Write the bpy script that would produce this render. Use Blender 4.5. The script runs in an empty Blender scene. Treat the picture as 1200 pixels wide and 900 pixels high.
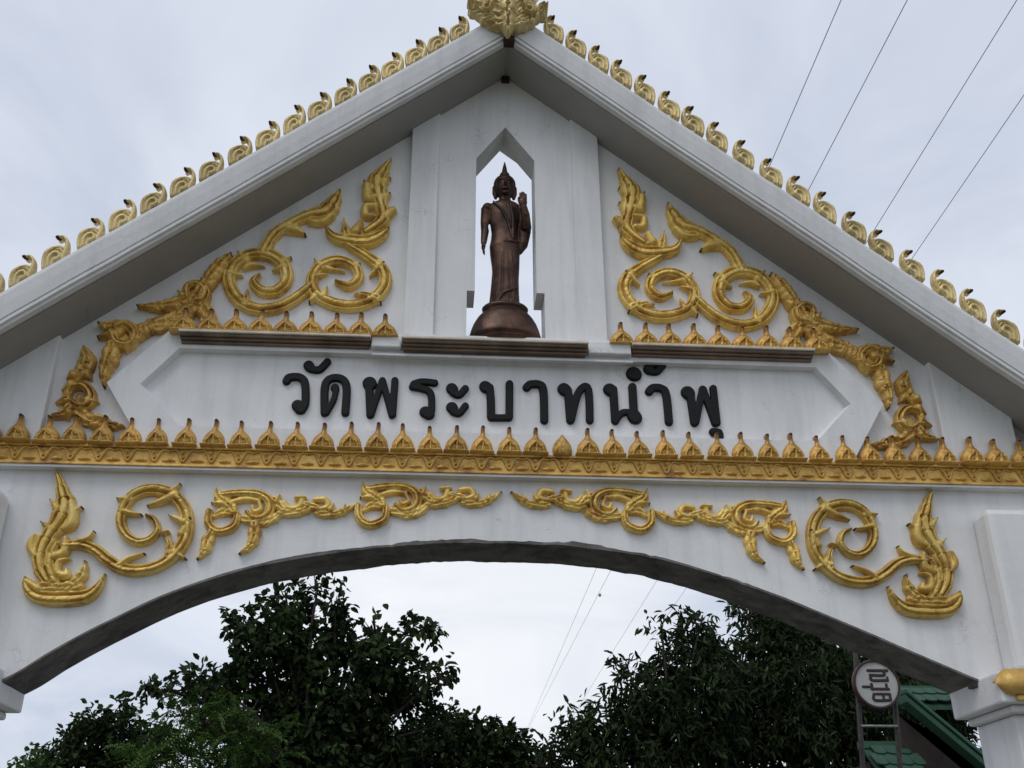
import bpy, bmesh, math, random
import numpy as np
from mathutils import Vector, Matrix

random.seed(7)
rng = np.random.default_rng(11)
scene = bpy.context.scene
COL = scene.collection

# ------------------------------------------------------------------ camera
CAM = np.array([-0.6598, -9.3, 1.6])
FPX = 1250.0                                  # focal length in photo pixels (1200 wide)
YAW, PITCH, ROLL = (math.radians(v) for v in (4.434, 26.313, -0.3175))
cy, sy, cp, sp = math.cos(YAW), math.sin(YAW), math.cos(PITCH), math.sin(PITCH)
_f = np.array([sy * cp, cy * cp, sp]); _r = np.array([cy, -sy, 0.0]); _u = np.cross(_r, _f)
CR = _r * math.cos(ROLL) + _u * math.sin(ROLL)
CU = -_r * math.sin(ROLL) + _u * math.cos(ROLL)
CF = _f
cd = bpy.data.cameras.new('camera'); cam = bpy.data.objects.new('camera', cd); COL.objects.link(cam)
cd.sensor_fit = 'HORIZONTAL'; cd.sensor_width = 36.0; cd.lens = FPX / 1200 * 36
cd.clip_start = 0.05; cd.clip_end = 3000
cam.matrix_world = Matrix(((CR[0], CU[0], -CF[0], CAM[0]), (CR[1], CU[1], -CF[1], CAM[1]),
                           (CR[2], CU[2], -CF[2], CAM[2]), (0, 0, 0, 1)))
scene.camera = cam

# ------------------------------------------------------------------ sky, sun, exposure
SUN_EL, SUN_AZ = math.radians(56), math.radians(218)     # azimuth clockwise from +Y: behind the camera, to its left
w = bpy.data.worlds.new('World'); scene.world = w; w.use_nodes = True
nt = w.node_tree; nt.nodes.clear()
def N(t, **k):
    n = nt.nodes.new(t)
    for a, b in k.items(): setattr(n, a, b)
    return n
out = N('ShaderNodeOutputWorld'); bg = N('ShaderNodeBackground'); bg.inputs[1].default_value = 0.1
sky = N('ShaderNodeTexSky', sky_type='NISHITA'); sky.sun_disc = False
sky.sun_elevation = SUN_EL; sky.sun_rotation = SUN_AZ
tc = N('ShaderNodeTexCoord')
sep = N('ShaderNodeSeparateXYZ'); nt.links.new(tc.outputs['Generated'], sep.inputs[0])
def M(op, a, b=None, c=None):
    n = N('ShaderNodeMath', operation=op)
    for i, v in enumerate((a, b, c)):
        if v is None: continue
        if isinstance(v, (int, float)): n.inputs[i].default_value = v
        else: nt.links.new(v, n.inputs[i])
    return n.outputs[0]
zz = M('ADD', M('ABSOLUTE', sep.outputs[2]), 0.22)
comb = N('ShaderNodeCombineXYZ')
nt.links.new(M('DIVIDE', sep.outputs[0], zz), comb.inputs[0]); nt.links.new(M('DIVIDE', sep.outputs[1], zz), comb.inputs[1])
n1 = N('ShaderNodeTexNoise'); n1.inputs['Scale'].default_value = 1.9; n1.inputs['Detail'].default_value = 5.0
n1.inputs['Roughness'].default_value = 0.55; n1.inputs['Distortion'].default_value = 0.8
nt.links.new(comb.outputs[0], n1.inputs['Vector'])
rampc = N('ShaderNodeValToRGB'); nt.links.new(n1.outputs[0], rampc.inputs[0])
rampc.color_ramp.elements[0].position = 0.36; rampc.color_ramp.elements[0].color = (5.5, 6.05, 7.2, 1)
rampc.color_ramp.elements[1].position = 0.66; rampc.color_ramp.elements[1].color = (7.4, 7.8, 8.7, 1)
# thin, bright part of the cloud sheet low over the road beyond the gate
gd = CF + (555 - 600) / FPX * CR - (700 - 450) / FPX * CU; gd /= np.linalg.norm(gd)
dotn = N('ShaderNodeVectorMath', operation='DOT_PRODUCT'); nt.links.new(tc.outputs['Generated'], dotn.inputs[0])
dotn.inputs[1].default_value = tuple(gd)
mr = N('ShaderNodeMapRange', interpolation_type='SMOOTHERSTEP'); nt.links.new(dotn.outputs['Value'], mr.inputs[0])
mr.inputs[1].default_value = 0.968; mr.inputs[2].default_value = 1.0; mr.inputs[3].default_value = 0.0; mr.inputs[4].default_value = 1.0
glow = M('MULTIPLY', mr.outputs[0], M('ADD', M('MULTIPLY', n1.outputs[0], 0.9), 0.25))
mixg = N('ShaderNodeMixRGB', blend_type='MIX'); nt.links.new(glow, mixg.inputs[0])
nt.links.new(rampc.outputs[0], mixg.inputs[1]); mixg.inputs[2].default_value = (9.3, 9.4, 9.6, 1)
mixs = N('ShaderNodeMixRGB', blend_type='MIX'); mixs.inputs[0].default_value = 0.94
nt.links.new(sky.outputs[0], mixs.inputs[1]); nt.links.new(mixg.outputs[0], mixs.inputs[2])
nt.links.new(mixs.outputs[0], bg.inputs[0]); nt.links.new(bg.outputs[0], out.inputs[0])

sl = bpy.data.lights.new('sun', 'SUN'); sl.energy = 1.0; sl.angle = math.radians(32); sl.color = (1.0, 0.96, 0.9)
so = bpy.data.objects.new('sun', sl); COL.objects.link(so)
sdir = Vector((math.sin(SUN_AZ) * math.cos(SUN_EL), math.cos(SUN_AZ) * math.cos(SUN_EL), math.sin(SUN_EL)))
so.rotation_euler = sdir.to_track_quat('Z', 'Y').to_euler(); so.location = (-10, -20, 30)

scene.view_settings.view_transform = 'Standard'; scene.view_settings.look = 'None'
scene.view_settings.exposure = 0.12; scene.view_settings.gamma = 1.0
scene.view_settings.use_curve_mapping = False
scene.render.resolution_x, scene.render.resolution_y = 1024, 768

# ------------------------------------------------------------------ helpers
def U(px, y=0.0):
    """photo pixels -> (X, Z) on the wall plane at depth y"""
    px = np.asarray(px, float)
    d = CF + ((px[..., 0] - 600) / FPX)[..., None] * CR - ((px[..., 1] - 450) / FPX)[..., None] * CU
    t = (y - CAM[1]) / d[..., 1]
    return np.stack([CAM[0] + d[..., 0] * t, CAM[2] + d[..., 2] * t], -1)
def U3(px, y):
    q = U(px, y); return Vector((q[0], y, q[1]))

def mesh_np(name, verts, faces, smooth=False):
    me = bpy.data.meshes.new(name)
    me.from_pydata([tuple(v) for v in verts], [], faces); me.update()
    if smooth: me.polygons.foreach_set('use_smooth', [True] * len(me.polygons))
    return me
def quads_np(name, verts, smooth=False):
    """verts: (n,4,3) separate quads, fast"""
    n = len(verts); me = bpy.data.meshes.new(name)
    me.vertices.add(n * 4); me.vertices.foreach_set('co', np.asarray(verts, np.float32).reshape(-1))
    me.loops.add(n * 4); me.loops.foreach_set('vertex_index', np.arange(n * 4, dtype=np.int32))
    me.polygons.add(n); me.polygons.foreach_set('loop_start', np.arange(0, n * 4, 4, dtype=np.int32))
    me.polygons.foreach_set('loop_total', np.full(n, 4, np.int32))
    me.update(calc_edges=True)
    return me
def link(name, me, mat, parent=None, loc=None):
    o = bpy.data.objects.new(name, me); COL.objects.link(o)
    if mat is not None and me is not None and not me.materials: me.materials.append(mat)
    if parent is not None: o.parent = parent
    if loc is not None: o.location = loc
    return o
def thing(name, label, cat, loc=(0, 0, 0), group=None):
    o = bpy.data.objects.new(name, None); COL.objects.link(o); o.location = loc
    o.empty_display_size = 0.3
    tag(o, label, cat, group); return o
def tag(o, label, cat, group=None):
    o['label'] = label; o['category'] = cat
    if group: o['group'] = group
    return o
def structure(o): o['kind'] = 'structure'; return o

class MB:
    def __init__(s): s.v = []; s.f = []
    def add(s, vs, fs):
        b = len(s.v); s.v += [tuple(v) for v in vs]; s.f += [tuple(b + i for i in f) for f in fs]; return s
    def box(s, x0, x1, y0, y1, z0, z1):
        return s.add([(x0, y0, z0), (x1, y0, z0), (x1, y1, z0), (x0, y1, z0), (x0, y0, z1), (x1, y0, z1), (x1, y1, z1), (x0, y1, z1)],
                     [(0, 3, 2, 1), (4, 5, 6, 7), (0, 1, 5, 4), (1, 2, 6, 5), (2, 3, 7, 6), (3, 0, 4, 7)])
    def prism(s, poly, y0, y1):
        """poly: (x,z) points, any winding, extruded along y"""
        a = sum(poly[i][0] * poly[(i + 1) % len(poly)][1] - poly[(i + 1) % len(poly)][0] * poly[i][1] for i in range(len(poly)))
        if a < 0: poly = poly[::-1]
        n = len(poly)
        vs = [(x, y0, z) for x, z in poly] + [(x, y1, z) for x, z in poly]
        fs = [tuple(range(n)), tuple(range(2 * n - 1, n - 1, -1))]
        fs += [(i, n + i, n + (i + 1) % n, (i + 1) % n) for i in range(n)]
        return s.add(vs, fs)
    def tube(s, pts, rad, seg=8, cap=True):
        pts = [Vector(p) for p in pts]; n = len(pts)
        if not hasattr(rad, '__len__'): rad = [rad] * n
        b = len(s.v)
        for i, p in enumerate(pts):
            t = (pts[min(i + 1, n - 1)] - pts[max(i - 1, 0)]).normalized()
            a = t.orthogonal().normalized() if i == 0 else (a - t * a.dot(t)).normalized()
            c = t.cross(a)
            for k in range(seg):
                th = 2 * math.pi * k / seg
                s.v.append(tuple(p + (a * math.cos(th) + c * math.sin(th)) * rad[i]))
        for i in range(n - 1):
            for k in range(seg):
                k2 = (k + 1) % seg
                s.f.append((b + i * seg + k, b + i * seg + k2, b + (i + 1) * seg + k2, b + (i + 1) * seg + k))
        if cap:
            s.f.append(tuple(b + k for k in range(seg))[::-1]); s.f.append(tuple(b + (n - 1) * seg + k for k in range(seg)))
        return s
    def loft(s, rings, cap=True):
        """rings: list of equal-length lists of points"""
        b = len(s.v); m = len(rings[0])
        for r in rings: s.v += [tuple(p) for p in r]
        for i in range(len(rings) - 1):
            for k in range(m):
                k2 = (k + 1) % m
                s.f.append((b + i * m + k, b + i * m + k2, b + (i + 1) * m + k2, b + (i + 1) * m + k))
        if cap:
            s.f.append(tuple(b + k for k in range(m))[::-1]); s.f.append(tuple(b + (len(rings) - 1) * m + k for k in range(m)))
        return s
    def ball(s, c, r, nu=14, nv=9, rot=None):
        c = Vector(c); r = Vector(r) if hasattr(r, '__len__') else Vector((r, r, r))
        rings = []
        for j in range(nv + 1):
            ph = -math.pi / 2 + math.pi * (j + 0.02 if j == 0 else j - 0.02 if j == nv else j) / nv
            ring = []
            for k in range(nu):
                th = 2 * math.pi * k / nu
                p = Vector((math.cos(th) * math.cos(ph) * r.x, math.sin(th) * math.cos(ph) * r.y, math.sin(ph) * r.z))
                if rot is not None: p = rot @ p
                ring.append(c + p)
            rings.append(ring)
        return s.loft(rings)
    def build(s, name, mat, parent=None, smooth=False, bevel=0.0, loc=None):
        me = mesh_np(name, s.v, s.f, smooth)
        o = link(name, me, mat, parent, loc)
        if bevel:
            m = o.modifiers.new('bevel', 'BEVEL'); m.width = bevel; m.segments = 2; m.limit_method = 'ANGLE'; m.angle_limit = math.radians(40)
        return o

# ------------------------------------------------------------------ materials
def mat_new(name):
    m = bpy.data.materials.new(name); m.use_nodes = True
    return m, m.node_tree, m.node_tree.nodes['Principled BSDF']
def nd(t, typ, **k):
    n = t.nodes.new(typ)
    for a, b in k.items():
        if a in ('Scale', 'Detail', 'Roughness', 'Distortion', 'Strength', 'Distance', 'Lacunarity'): n.inputs[a].default_value = b
        else: setattr(n, a, b)
    return n
def ramp(t, src, stops):
    r = t.nodes.new('ShaderNodeValToRGB'); t.links.new(src, r.inputs[0])
    e = r.color_ramp.elements
    while len(e) < len(stops): e.new(0.5)
    for i, (p, c) in enumerate(stops):
        e[i].position = p; e[i].color = (c[0], c[1], c[2], 1) if hasattr(c, '__len__') else (c, c, c, 1)
    return r.outputs[0]
def mapping(t, scale, coord='Object'):
    c = t.nodes.new('ShaderNodeTexCoord'); m = t.nodes.new('ShaderNodeMapping'); m.inputs['Scale'].default_value = scale
    t.links.new(c.outputs[coord], m.inputs['Vector']); return m.outputs[0]
def noise(t, vec, scale, detail=4, rough=0.55, dist=0.0):
    n = nd(t, 'ShaderNodeTexNoise', Scale=scale, Detail=detail, Roughness=rough, Distortion=dist)
    t.links.new(vec, n.inputs['Vector']); return n.outputs[0]
def mix(t, f, a, b, blend='MIX'):
    n = t.nodes.new('ShaderNodeMixRGB'); n.blend_type = blend
    for i, v in enumerate((f, a, b)):
        if isinstance(v, (int, float)): n.inputs[i].default_value = v
        elif isinstance(v, tuple): n.inputs[i].default_value = (*v, 1)
        else: t.links.new(v, n.inputs[i])
    return n.outputs[0]
def bump(t, bs, h, strength, dist=0.02):
    b = nd(t, 'ShaderNodeBump', Strength=strength, Distance=dist); t.links.new(h, b.inputs['Height']); t.links.new(b.outputs[0], bs.inputs['Normal'])

def mat_paint(name, base, grime, amount=1.0, streak=1.0):
    m, t, b = mat_new(name)
    v = mapping(t, (1, 1, 1)); vs = mapping(t, (5.0, 5.0, 0.45))
    blot = ramp(t, noise(t, v, 0.8, 6, 0.6, 0.3), [(0.38, 0.0), (0.75, 0.55 * amount)])
    strk = ramp(t, noise(t, vs, 1.0, 5, 0.65), [(0.47, 0.0), (0.80, 0.75 * streak)])
    spk = ramp(t, noise(t, v, 26, 3, 0.7), [(0.70, 0.0), (0.76, 0.5 * amount)])
    gate = ramp(t, noise(t, v, 1.7, 3, 0.6), [(0.52, 0.0), (0.66, 1.0)])
    c = mix(t, blot, base, tuple(0.80 * x for x in base))
    c = mix(t, strk, c, tuple(0.72 * x for x in base))
    mu = t.nodes.new('ShaderNodeMath'); mu.operation = 'MULTIPLY'; t.links.new(spk, mu.inputs[0]); t.links.new(gate, mu.inputs[1])
    c = mix(t, mu.outputs[0], c, grime)
    vo = nd(t, 'ShaderNodeTexVoronoi', feature='DISTANCE_TO_EDGE', Scale=0.9)
    wv = t.nodes.new('ShaderNodeVectorMath'); wv.operation = 'ADD'; nz = nd(t, 'ShaderNodeTexNoise', Scale=2.6, Detail=5.0); t.links.new(v, nz.inputs['Vector']); t.links.new(v, wv.inputs[0]); t.links.new(nz.outputs['Color'], wv.inputs[1])
    t.links.new(wv.outputs[0], vo.inputs['Vector'])
    ck = ramp(t, vo.outputs['Distance'], [(0.0, 0.5 * amount), (0.006, 0.0)]); mk = t.nodes.new('ShaderNodeMath'); mk.operation = 'MULTIPLY'; t.links.new(ck, mk.inputs[0])
    t.links.new(ramp(t, noise(t, v, 0.9, 2, 0.5), [(0.52, 0.0), (0.60, 1.0)]), mk.inputs[1])
    c = mix(t, mk.outputs[0], c, tuple(0.55 * x for x in base))
    fl = ramp(t, noise(t, v, 7.5, 4, 0.72, 0.6), [(0.665, 0.0), (0.70, 0.65 * amount)]); mf = t.nodes.new('ShaderNodeMath'); mf.operation = 'MULTIPLY'; t.links.new(fl, mf.inputs[0])
    t.links.new(ramp(t, noise(t, v, 0.7, 2, 0.5), [(0.48, 0.0), (0.62, 1.0)]), mf.inputs[1])
    c = mix(t, mf.outputs[0], c, tuple(0.5 * x + 0.5 * y for x, y in zip(base, grime)))
    t.links.new(c, b.inputs['Base Color']); b.inputs['Roughness'].default_value = 0.72
    b.inputs['Specular IOR Level'].default_value = 0.25
    bump(t, b, noise(t, v, 9, 6, 0.7), 0.25, 0.02)
    return m
WHITE = mat_paint('white_limewash', (0.775, 0.775, 0.775), (0.22, 0.22, 0.20))
TRIM = mat_paint('white_gloss_trim', (0.69, 0.69, 0.69), (0.20, 0.20, 0.19), 0.8, 1.0)
SOFFIT = mat_paint('shaded_eave_plaster', (0.34, 0.33, 0.32), (0.10, 0.09, 0.08), 1.2, 0.4)  # white plaster, base colour darkened for the shade under the eaves; mottled grime

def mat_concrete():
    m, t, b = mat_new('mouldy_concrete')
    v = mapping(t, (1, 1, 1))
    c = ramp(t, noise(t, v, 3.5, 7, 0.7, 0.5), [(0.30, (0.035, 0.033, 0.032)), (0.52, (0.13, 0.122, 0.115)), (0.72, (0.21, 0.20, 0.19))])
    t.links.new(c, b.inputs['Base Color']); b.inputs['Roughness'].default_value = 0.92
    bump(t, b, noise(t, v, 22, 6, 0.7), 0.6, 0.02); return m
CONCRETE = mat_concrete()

def mat_gold(name, c1, c2, c3):
    m, t, b = mat_new(name)
    v = mapping(t, (1, 1, 1))
    n = noise(t, v, 5.5, 6, 0.62, 0.3); n2 = noise(t, v, 45, 3, 0.6)
    c = ramp(t, n, [(0.32, c3), (0.50, c1), (0.72, c2)])
    spots = ramp(t, n2, [(0.62, 0.0), (0.74, 0.55)])
    c = mix(t, spots, c, c3)
    oi = t.nodes.new('ShaderNodeObjectInfo'); c = mix(t, 1.0, c, ramp(t, oi.outputs['Random'], [(0.0, (0.78, 0.76, 0.72)), (0.6, (1.0, 1.0, 1.0)), (1.0, (1.08, 1.06, 1.02))]), 'MULTIPLY')
    t.links.new(c, b.inputs['Base Color'])
    b.inputs['Metallic'].default_value = 0.28
    r = ramp(t, n2, [(0.3, 0.36), (0.7, 0.55)]); t.links.new(r, b.inputs['Roughness'])
    bump(t, b, n2, 0.35, 0.012); return m
GOLD = mat_gold('gold_paint', (0.73, 0.50, 0.125), (0.88, 0.68, 0.25), (0.40, 0.21, 0.048))
GOLD_OLD = mat_gold('weathered_gold_paint', (0.64, 0.39, 0.095), (0.80, 0.55, 0.17), (0.28, 0.13, 0.032))
GOLD_PALE = mat_gold('bleached_gold_paint', (0.68, 0.54, 0.25), (0.80, 0.69, 0.40), (0.36, 0.24, 0.085))

def mat_plain(name, col, rough=0.6, metal=0.0, var=0.25, scale=6.0, bmp=0.15, spec=0.4):
    m, t, b = mat_new(name); v = mapping(t, (1, 1, 1))
    n = noise(t, v, scale, 5, 0.6)
    c = ramp(t, n, [(0.3, tuple(x * (1 - var) for x in col)), (0.7, tuple(min(1, x * (1 + var)) for x in col))])
    t.links.new(c, b.inputs['Base Color']); b.inputs['Roughness'].default_value = rough; b.inputs['Metallic'].default_value = metal
    b.inputs['Specular IOR Level'].default_value = spec
    if bmp: bump(t, b, noise(t, v, scale * 5, 4, 0.6), bmp, 0.01)
    return m
TIP_BROWN = mat_plain('dark_brown_gold', (0.085, 0.050, 0.026), 0.55, 0.3, 0.4)  # dark brown faces at the ornament tips
BLACK = mat_plain('black_enamel', (0.006, 0.006, 0.007), 0.6, spec=0.25)
WOODY = mat_plain('brown_painted_moulding', (0.17, 0.12, 0.088), 0.6, var=0.45, scale=3)
CREAM = mat_plain('cream_edge_paint', (0.60, 0.54, 0.45), 0.6)
STEEL = mat_plain('rusty_grey_steel', (0.045, 0.040, 0.038), 0.7, 0.2, 0.4, 14)
RUNG = mat_plain('bright_worn_steel', (0.30, 0.30, 0.30), 0.5, 0.5, 0.2, 14)
REDRIM = mat_plain('dark_red_rim', (0.050, 0.020, 0.021), 0.5)
SIGNFACE = mat_plain('sign_face_white', (0.50, 0.51, 0.51), 0.5, var=0.06)
MAROON = mat_plain('maroon_lettering', (0.045, 0.024, 0.024), 0.5)
GREENTILE = mat_plain('green_roof_tile', (0.022, 0.066, 0.042), 0.7, var=0.35, scale=4)
GREENTRIM = mat_plain('green_verge_paint', (0.034, 0.095, 0.060), 0.7, var=0.2, scale=4)
DARKWOOD_SHADE = mat_plain('dark_timber_and_shade', (0.035, 0.028, 0.024), 0.75)  # timber of wall and posts; also the painted shade in the gable opening
BARK = mat_plain('bark', (0.032, 0.027, 0.022), 0.95, var=0.45, scale=9, bmp=0.7)
WIRE = mat_plain('cable_black', (0.34, 0.34, 0.36), 0.6, bmp=0)
PORCELAIN = mat_plain('brown_insulator', (0.06, 0.035, 0.025), 0.3)
POLE = mat_plain('spun_concrete', (0.32, 0.31, 0.29), 0.9)

def mat_bronze():
    m, t, b = mat_new('brown_bronze'); v = mapping(t, (1, 1, 1))
    c = ramp(t, noise(t, v, 5, 6, 0.65, 0.4), [(0.32, (0.012, 0.008, 0.007)), (0.52, (0.070, 0.034, 0.022)), (0.75, (0.16, 0.082, 0.05))])
    t.links.new(c, b.inputs['Base Color']); b.inputs['Metallic'].default_value = 0.55; b.inputs['Roughness'].default_value = 0.42
    bump(t, b, noise(t, v, 40, 4, 0.6), 0.2, 0.01); return m
BRONZE = mat_bronze()
BRONZE_DARK = mat_plain('dark_bronze', (0.040, 0.022, 0.016), 0.45, 0.5, 0.4)

def mat_leaf(name, a, bcol):
    m, t, b = mat_new(name)
    v = mapping(t, (1, 1, 1))
    c = ramp(t, noise(t, v, 0.9, 3, 0.6), [(0.35, a), (0.68, bcol)])
    gi = t.nodes.new('ShaderNodeNewGeometry')
    rr = ramp(t, gi.outputs['Random Per Island'], [(0.0, 0.55), (0.75, 1.15), (1.0, 1.9)])
    c = mix(t, 1.0, c, rr, 'MULTIPLY')
    t.links.new(c, b.inputs['Base Color']); b.inputs['Roughness'].default_value = 0.65
    b.inputs['Specular IOR Level'].default_value = 0.12
    tr = t.nodes.new('ShaderNodeBsdfTranslucent'); t.links.new(c, tr.inputs[0])
    ms = t.nodes.new('ShaderNodeMixShader'); ms.inputs[0].default_value = 0.14
    o = t.nodes['Material Output']
    t.links.new(b.outputs[0], ms.inputs[1]); t.links.new(tr.outputs[0], ms.inputs[2]); t.links.new(ms.outputs[0], o.inputs[0])
    return m
LEAF_TEAK = mat_leaf('broad_leaf', (0.016, 0.027, 0.011), (0.032, 0.055, 0.016))
LEAF_MANGO = mat_leaf('narrow_leaf', (0.015, 0.025, 0.011), (0.032, 0.052, 0.018))
LEAF_FEATHER = mat_leaf('feathery_leaf', (0.046, 0.088, 0.020), (0.072, 0.135, 0.030))

def mat_ground():
    m, t, b = mat_new('grass_and_dirt'); v = mapping(t, (1, 1, 1))
    c = ramp(t, noise(t, v, 0.35, 8, 0.65), [(0.38, (0.045, 0.075, 0.025)), (0.55, (0.10, 0.095, 0.05)), (0.7, (0.20, 0.15, 0.10))])
    t.links.new(c, b.inputs['Base Color']); b.inputs['Roughness'].default_value = 0.95
    bump(t, b, noise(t, v, 8, 6, 0.7), 0.6, 0.05); return m
GROUND = mat_ground()
ROAD = mat_plain('worn_concrete_road', (0.17, 0.165, 0.155), 0.92, var=0.3, scale=1.2, bmp=0.3)
KERB = mat_plain('kerb_concrete', (0.30, 0.29, 0.27), 0.9)

# ------------------------------------------------------------------ ground, road
gm = MB(); S = 900
gm.add([(-S, -S, 0), (S, -S, 0), (S, S, 0), (-S, S, 0)], [(0, 1, 2, 3)])
structure(gm.build('ground', GROUND))
rd = MB(); rd.add([(-3.6, -60, 0.004), (3.6, -60, 0.004), (3.6, 120, 0.004), (-3.6, 120, 0.004)], [(0, 1, 2, 3)])
structure(rd.build('road', ROAD))
for s in (-1, 1):
    k = MB(); x0, x1 = sorted((s * 3.6, s * 3.78)); k.box(x0, x1, -60, 120, -0.1, 0.13)
    structure(k.build('kerb', KERB, bevel=0.02))

# ------------------------------------------------------------------ gateway
gate = thing('temple_gateway', 'white arched temple gateway with gabled roof, gilded scrolls and black Thai lettering', 'gateway')
SL, ZT, ZB = 0.82, 10.50, 10.07              # roof slope, top and underside height at the ridge
YF = -0.62                                    # front of the bargeboards
roofz = lambda x, z0=ZB: z0 - SL * abs(x)

# arch wall: hand-built curve, a little flatter on one side
AP = np.array([(-4.30, 3.27), (-4.08, 3.39), (-3.835, 3.568), (-3.453, 3.803), (-2.921, 4.085), (-2.359, 4.295), (-1.775, 4.434), (-1.1, 4.540), (-0.566, 4.584),
               (0.053, 4.597), (0.677, 4.575), (1.302, 4.490), (1.919, 4.330), (2.527, 4.114), (3.122, 3.868), (3.562, 3.675), (4.108, 3.440), (4.30, 3.36)])
def smooth_curve(P, n):
    t = np.linspace(0, len(P) - 1, n); o = []
    for q in t:
        i = min(int(q), len(P) - 2); f = q - i
        p0, p1, p2, p3 = P[max(i - 1, 0)], P[i], P[i + 1], P[min(i + 2, len(P) - 1)]
        o.append(0.5 * ((2 * p1) + (-p0 + p2) * f + (2 * p0 - 5 * p1 + 4 * p2 - p3) * f * f + (-p0 + 3 * p1 - 3 * p2 + p3) * f ** 3))
    return np.array(o)
arc = smooth_curve(AP, 240)
arc = arc[np.argsort(arc[:, 0])]
rough = np.convolve(rng.normal(0, 1, 260), np.ones(6) / 4, 'same')[:240] * 0.007 * np.clip(1.15 - np.abs(arc[:, 0]) / 3.4, 0.08, 1)
rough += (rng.random(240) > 0.95) * -0.008 * (np.abs(arc[:, 0]) < 2.2)
rough2 = np.convolve(rng.normal(0, 1, 260), np.ones(4) / 4, 'same')[:240] * 0.010 * np.clip(1.2 - np.abs(arc[:, 0]) / 3.0, 0.1, 1)
TH, ZTOP = 0.57, 5.30
aw = MB(); n = len(arc)
vs = [(x, 0, z + rough[i]) for i, (x, z) in enumerate(arc)] + [(x, 0, ZTOP) for x, z in arc] + \
     [(x, TH, z + rough2[i]) for i, (x, z) in enumerate(arc)] + [(x, TH, ZTOP) for x, z in arc]
fs = []
for i in range(n - 1):
    fs.append((i, i + 1, n + i + 1, n + i))
    fs.append((2 * n + i, 3 * n + i, 3 * n + i + 1, 2 * n + i + 1))
    fs.append((n + i, n + i + 1, 3 * n + i + 1, 3 * n + i))
aw.add(vs, fs)
for s in (-1, 1):
    x0, x1 = sorted((s * 4.30, s * 5.35)); aw.box(x0, x1, 0, TH, 3.27, ZTOP)
aw.build('arch_wall', WHITE, gate)
# soffit skin with chipped mouldy edge
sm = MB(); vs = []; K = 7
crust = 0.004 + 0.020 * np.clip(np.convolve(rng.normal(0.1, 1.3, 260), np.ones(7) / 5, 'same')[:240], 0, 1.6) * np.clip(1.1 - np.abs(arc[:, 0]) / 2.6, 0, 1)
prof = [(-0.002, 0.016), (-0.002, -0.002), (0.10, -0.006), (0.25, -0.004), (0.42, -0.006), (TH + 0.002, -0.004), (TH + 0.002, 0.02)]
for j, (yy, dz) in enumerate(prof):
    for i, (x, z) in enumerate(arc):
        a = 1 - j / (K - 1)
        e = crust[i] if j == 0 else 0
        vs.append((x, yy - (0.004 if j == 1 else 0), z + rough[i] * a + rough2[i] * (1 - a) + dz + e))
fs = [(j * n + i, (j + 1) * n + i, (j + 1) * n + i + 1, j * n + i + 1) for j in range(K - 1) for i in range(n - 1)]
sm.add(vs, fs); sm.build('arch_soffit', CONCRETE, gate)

# gable wall with pointed niche cut right through
NX, NXW, NZS, NZA, NZN, NZB = 0.315, 0.395, 8.90, 9.345, 7.23, 6.66
gw = MB()
for s in (-1, 1):
    gw.prism([(s * 4.27, 5.30), (s * NXW, 5.30), (s * NXW, NZN), (s * NX, NZN), (s * NX, NZS), (0, NZA), (0, ZB + 0.05), (s * 4.27, roofz(4.27) + 0.05)], 0.0, 0.30)
gw.box(-NXW, NXW, 0, 0.30, 5.30, NZB)
gw.build('gable_wall', WHITE, gate)
for s in (-1, 1):
    wg = MB(); wg.prism([(s * 4.27, 5.30), (s * 5.01, 5.30), (s * 5.01, roofz(5.01) + 0.05), (s * 4.27, roofz(4.27) + 0.05)], -0.09, 0.31)
    wg.build('gable_wing', WHITE, gate, bevel=0.012)
    wb = MB(); wb.prism([(s * 5.01, 5.30), (s * 5.6, 5.30), (s * 5.6, roofz(5.6) + 0.05), (s * 5.01, roofz(5.01) + 0.05)], 0.12, 0.30)
    wb.build('gable_return', WHITE, gate)
    # raised central bay
    cb = MB(); cb.prism([(s * NXW, 6.50), (s * 0.72, 6.50), (s * 0.72, roofz(0.72) + 0.04), (0, ZB + 0.04), (0, NZA), (s * NX, NZS), (s * NX, NZN), (s * NXW, NZN)], -0.045, 0.0)
    cb.build('niche_panel', WHITE, gate)
    st = MB(); st.prism([(s * 0.72, 6.50), (s * 1.012, 6.50), (s * 1.012, roofz(1.012) + 0.04), (s * 0.72, roofz(0.72) + 0.04)], -0.085, 0.0)
    st.build('pilaster_strip', WHITE, gate, bevel=0.008)

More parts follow.
